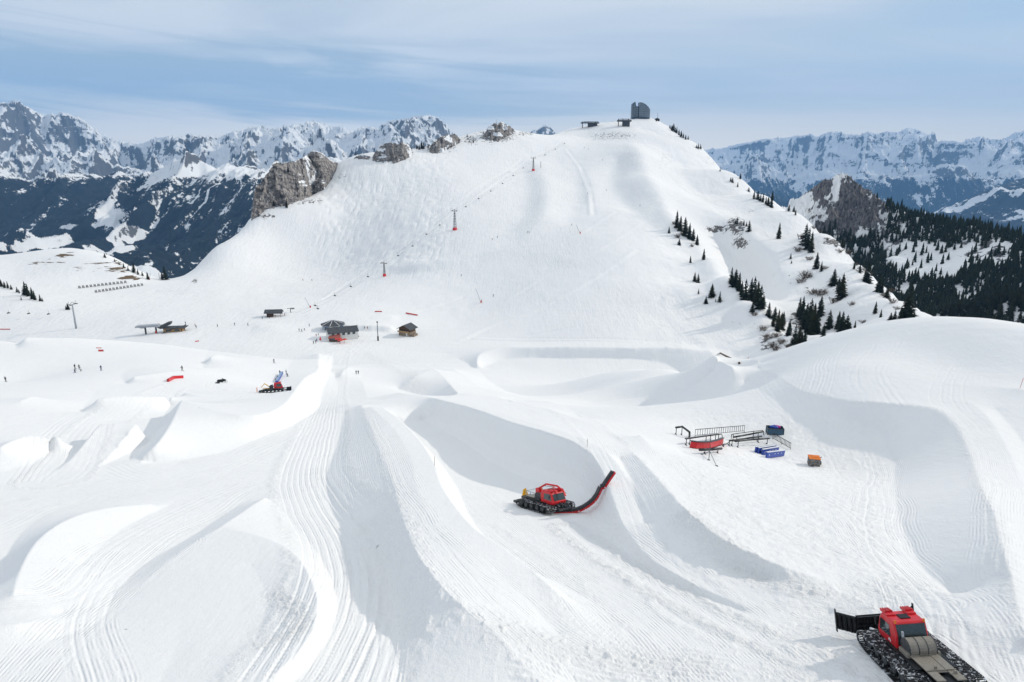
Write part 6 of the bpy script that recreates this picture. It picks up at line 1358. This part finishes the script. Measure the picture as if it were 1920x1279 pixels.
PEOPLE = [(11,716,'black','black','stand','ski','person in black on skis at the far left edge',0.3),
 (141,692,'black','olive','stand','board','person in black standing left of the small group on the left piste',1.2),(149,693,'olive','navy','stand','ski','person in olive jacket standing in the small group on the left piste',0.5),(152,696,'white','olive','crouch','board','person in pale jacket crouching in the small group on the left piste',2.0),(141,699,'navy','navy','crouch','board','person in navy sitting low in front of the small group',0.0),
 (190,695,'navy','navy','stand','ski','lone person in navy on skis right of the small group',0.8),(342,696,'black','olive','wide','ski','lone person in black with olive trousers above the bent red box',1.0),
 (525,703,'grey','black','stand','','person in grey standing at the top of the blue ramp',0.2),(537,702,'navy','navy','stand','','person in navy standing right of the blue ramp',2.0),(539,706,'navy','black','crouch','board','person in navy crouching right of the blue ramp',1.0),(521,711,'black','black','crouch','board','person in black bending beside the blue ramp',1.0),(518,716,'black','white','crouch','','person in black jacket and white trousers low beside the blue ramp',2.4),
 (668,702,'black','black','stand','','left one of two people in black on the snow road',0.0),(672,702,'black','navy','stand','','right one of two people in black on the snow road',0.3),(514,681,'grey','black','wide','ski','person in grey jacket on the churned snow above the blue ramp',1.0),
 (561,621,'black','black','stand','ski','person in black, leftmost of the four left of the round hut',0.3),(566,622,'navy','black','stand','ski','person in navy, second of the four left of the round hut',1.3),(571,619,'black','black','crouch','board','person in black crouching among the four left of the round hut',2.2),(580,612,'black','navy','stand','ski','person in black on the snow left of the round hut, apart from the others',0.3),
 (593,631,'black','red','stand','','person with red trousers left of the restaurant',0.3),(597,629,'grey','black','crouch','','person in grey sitting left of the restaurant',0.3),(588,645,'olive','black','stand','ski','person in olive jacket, leftmost below the restaurant',0.3),(592,643,'black','black','stand','ski','person in black beside the closed red parasol',0.3),(594,641,'navy','black','stand','','person in navy beside the closed red parasol',0.8),
 (668,632,'navy','black','crouch','','person in navy sitting on the terrace right of the restaurant',0.3),(673,632,'white','black','crouch','','person in white sitting on the terrace right of the restaurant',1.3),(684,617,'black','black','stand','','person in black behind the restaurant, left of a pair',0.3),(689,617,'black','red','stand','','person in black with red trousers behind the restaurant',0.3),
 (341,622,'black','black','stand','ski','person in black leaving the timber hut of the left station',0.3),(347,620,'navy','black','stand','ski','person in navy right of the timber hut of the left station',1.3),(348,608,'black','black','stand','ski','person in black behind the left station',0.3),(366,612,'orange','black','stand','ski','person in orange right of the left station',0.3),(368,615,'navy','navy','stand','ski','person in navy beside the person in orange',0.3),
 (408,613,'olive','black','stand','ski','person in olive on the flat right of the left station',0.3),(440,610,'black','black','stand','ski','person in black on the flat, left of the brown shed',0.6),(465,611,'navy','black','stand','ski','person in navy on the flat below the brown shed',0.6),(492,598,'navy','black','stand','ski','person in navy before the brown shed',0.6),(505,597,'black','black','crouch','','person in black crouching before the brown shed',0.6),(534,592,'red','black','stand','ski','person in red jacket at the lift frame',0.6),
 (568,526,'red','black','stand','ski','person in red on the traverse at the foot of the mogul slope',0.6),(585,527,'black','black','stand','ski','person in black on the traverse at the foot of the mogul slope',0.6),(865,518,'black','black','stand','ski','person in black alone below the tallest lift tower',0.6),(903,566,'red','red','stand','ski','person in red at the snow lance in mid piste',0.6),(925,556,'black','black','stand','ski','person in black right of the snow lance in mid piste',0.6),
 (923,450,'black','black','stand','ski','left one of two people in black on the middle piste',0.6),(933,446,'navy','black','stand','ski','right one of two people on the middle piste',0.6),(989,437,'black','black','stand','ski','left one of a close pair on the middle piste',0.6),(992,437,'black','navy','stand','ski','right one of a close pair on the middle piste',0.6),
 (1072,423,'black','black','stand','ski','person in black above the snow lance below the ridge',0.6),(1102,364,'black','black','stand','ski','person in black beside the shaded groove of the upper piste',0.6),(1130,301,'black','black','stand','ski','person in black high on the summit slope',0.6),(1137,358,'grey','black','stand','ski','person in grey right of the shaded groove of the upper piste',0.6),(1200,387,'olive','black','stand','ski','person in olive on the bright shoulder below the summit',0.6),(1096,278,'red','black','stand','ski','person in red at the top of the upper piste',0.6),(1103,281,'black','red','stand','ski','person in black at the top of the upper piste',0.6)]
for a, b, j, pt, po, ge, lab, rz in PEOPLE: person(a, b, j, pt, po, ge, lab, rz)
# blue ramp beside the third machine, its riders stand round it
a = Vector(hit(519, 718, 0, 120)); b = Vector(hit(529, 703, 0, 120)); t = thing('blue_ramp', 'long blue ramp box leading down to the distant red groomer', 'ramp', a)
MB().bar((0, 0, 0.45), b - a + Vector((0, 0, 0.9)), 0.9, 0.8).build('side', BLU, t); MB().bar((0, 0, 0.88), b - a + Vector((0, 0, 1.33)), 0.8, 0.05).build('sliding_top', mat('pale_blue_top', (.3, .42, .6), .4), t)
# snowmobile
g = Vector(hit(416, 717, 0, 120)); t = thing('snowmobile', 'black snowmobile parked on the snow left of the groomer', 'snowmobile', g, R(-62))
MB().prism([(-1.3, .35), (1.0, .35), (1.35, .6), (.7, .95), (.2, .95), (-.2, .75), (-1.3, .8)], 'x', -.3, .3).build('body', BLK, t, .06); MB().box((0, -.5, .2), (.45, 1.9, .36)).build('track', DGR, t, .08); MB().box((0, -.55, .88), (.4, 1.2, .2)).build('seat', BLK, t, .06)
MB().prism([(.45, .95), (.6, .95), (.2, 1.4), (.12, 1.35)], 'x', -.25, .25).build('windscreen', GLS, t); MB().bar((-.4, .2, 1.1), (.4, .2, 1.1), .06).build('handlebar', BLK, t)
for s in (-1, 1): MB().box((s * .48, 1.1, .05), (.14, 1.1, .05)).bar((s * .48, 1.0, .08), (s * .2, .8, .5), .06).build('ski', DGR, t)
g = Vector(hit(408, 719, 0, 120)); t = thing('sledge', 'small black sledge behind the snowmobile', 'sledge', g, R(-62)); MB().box((0, 0, .2), (.7, 1.3, .3), taper=.9).build('tub', BLK, t, .05); MB().bar((0, .6, .25), (0, 1.4, .35), .05).build('drawbar', DGR, t)
print('things done')
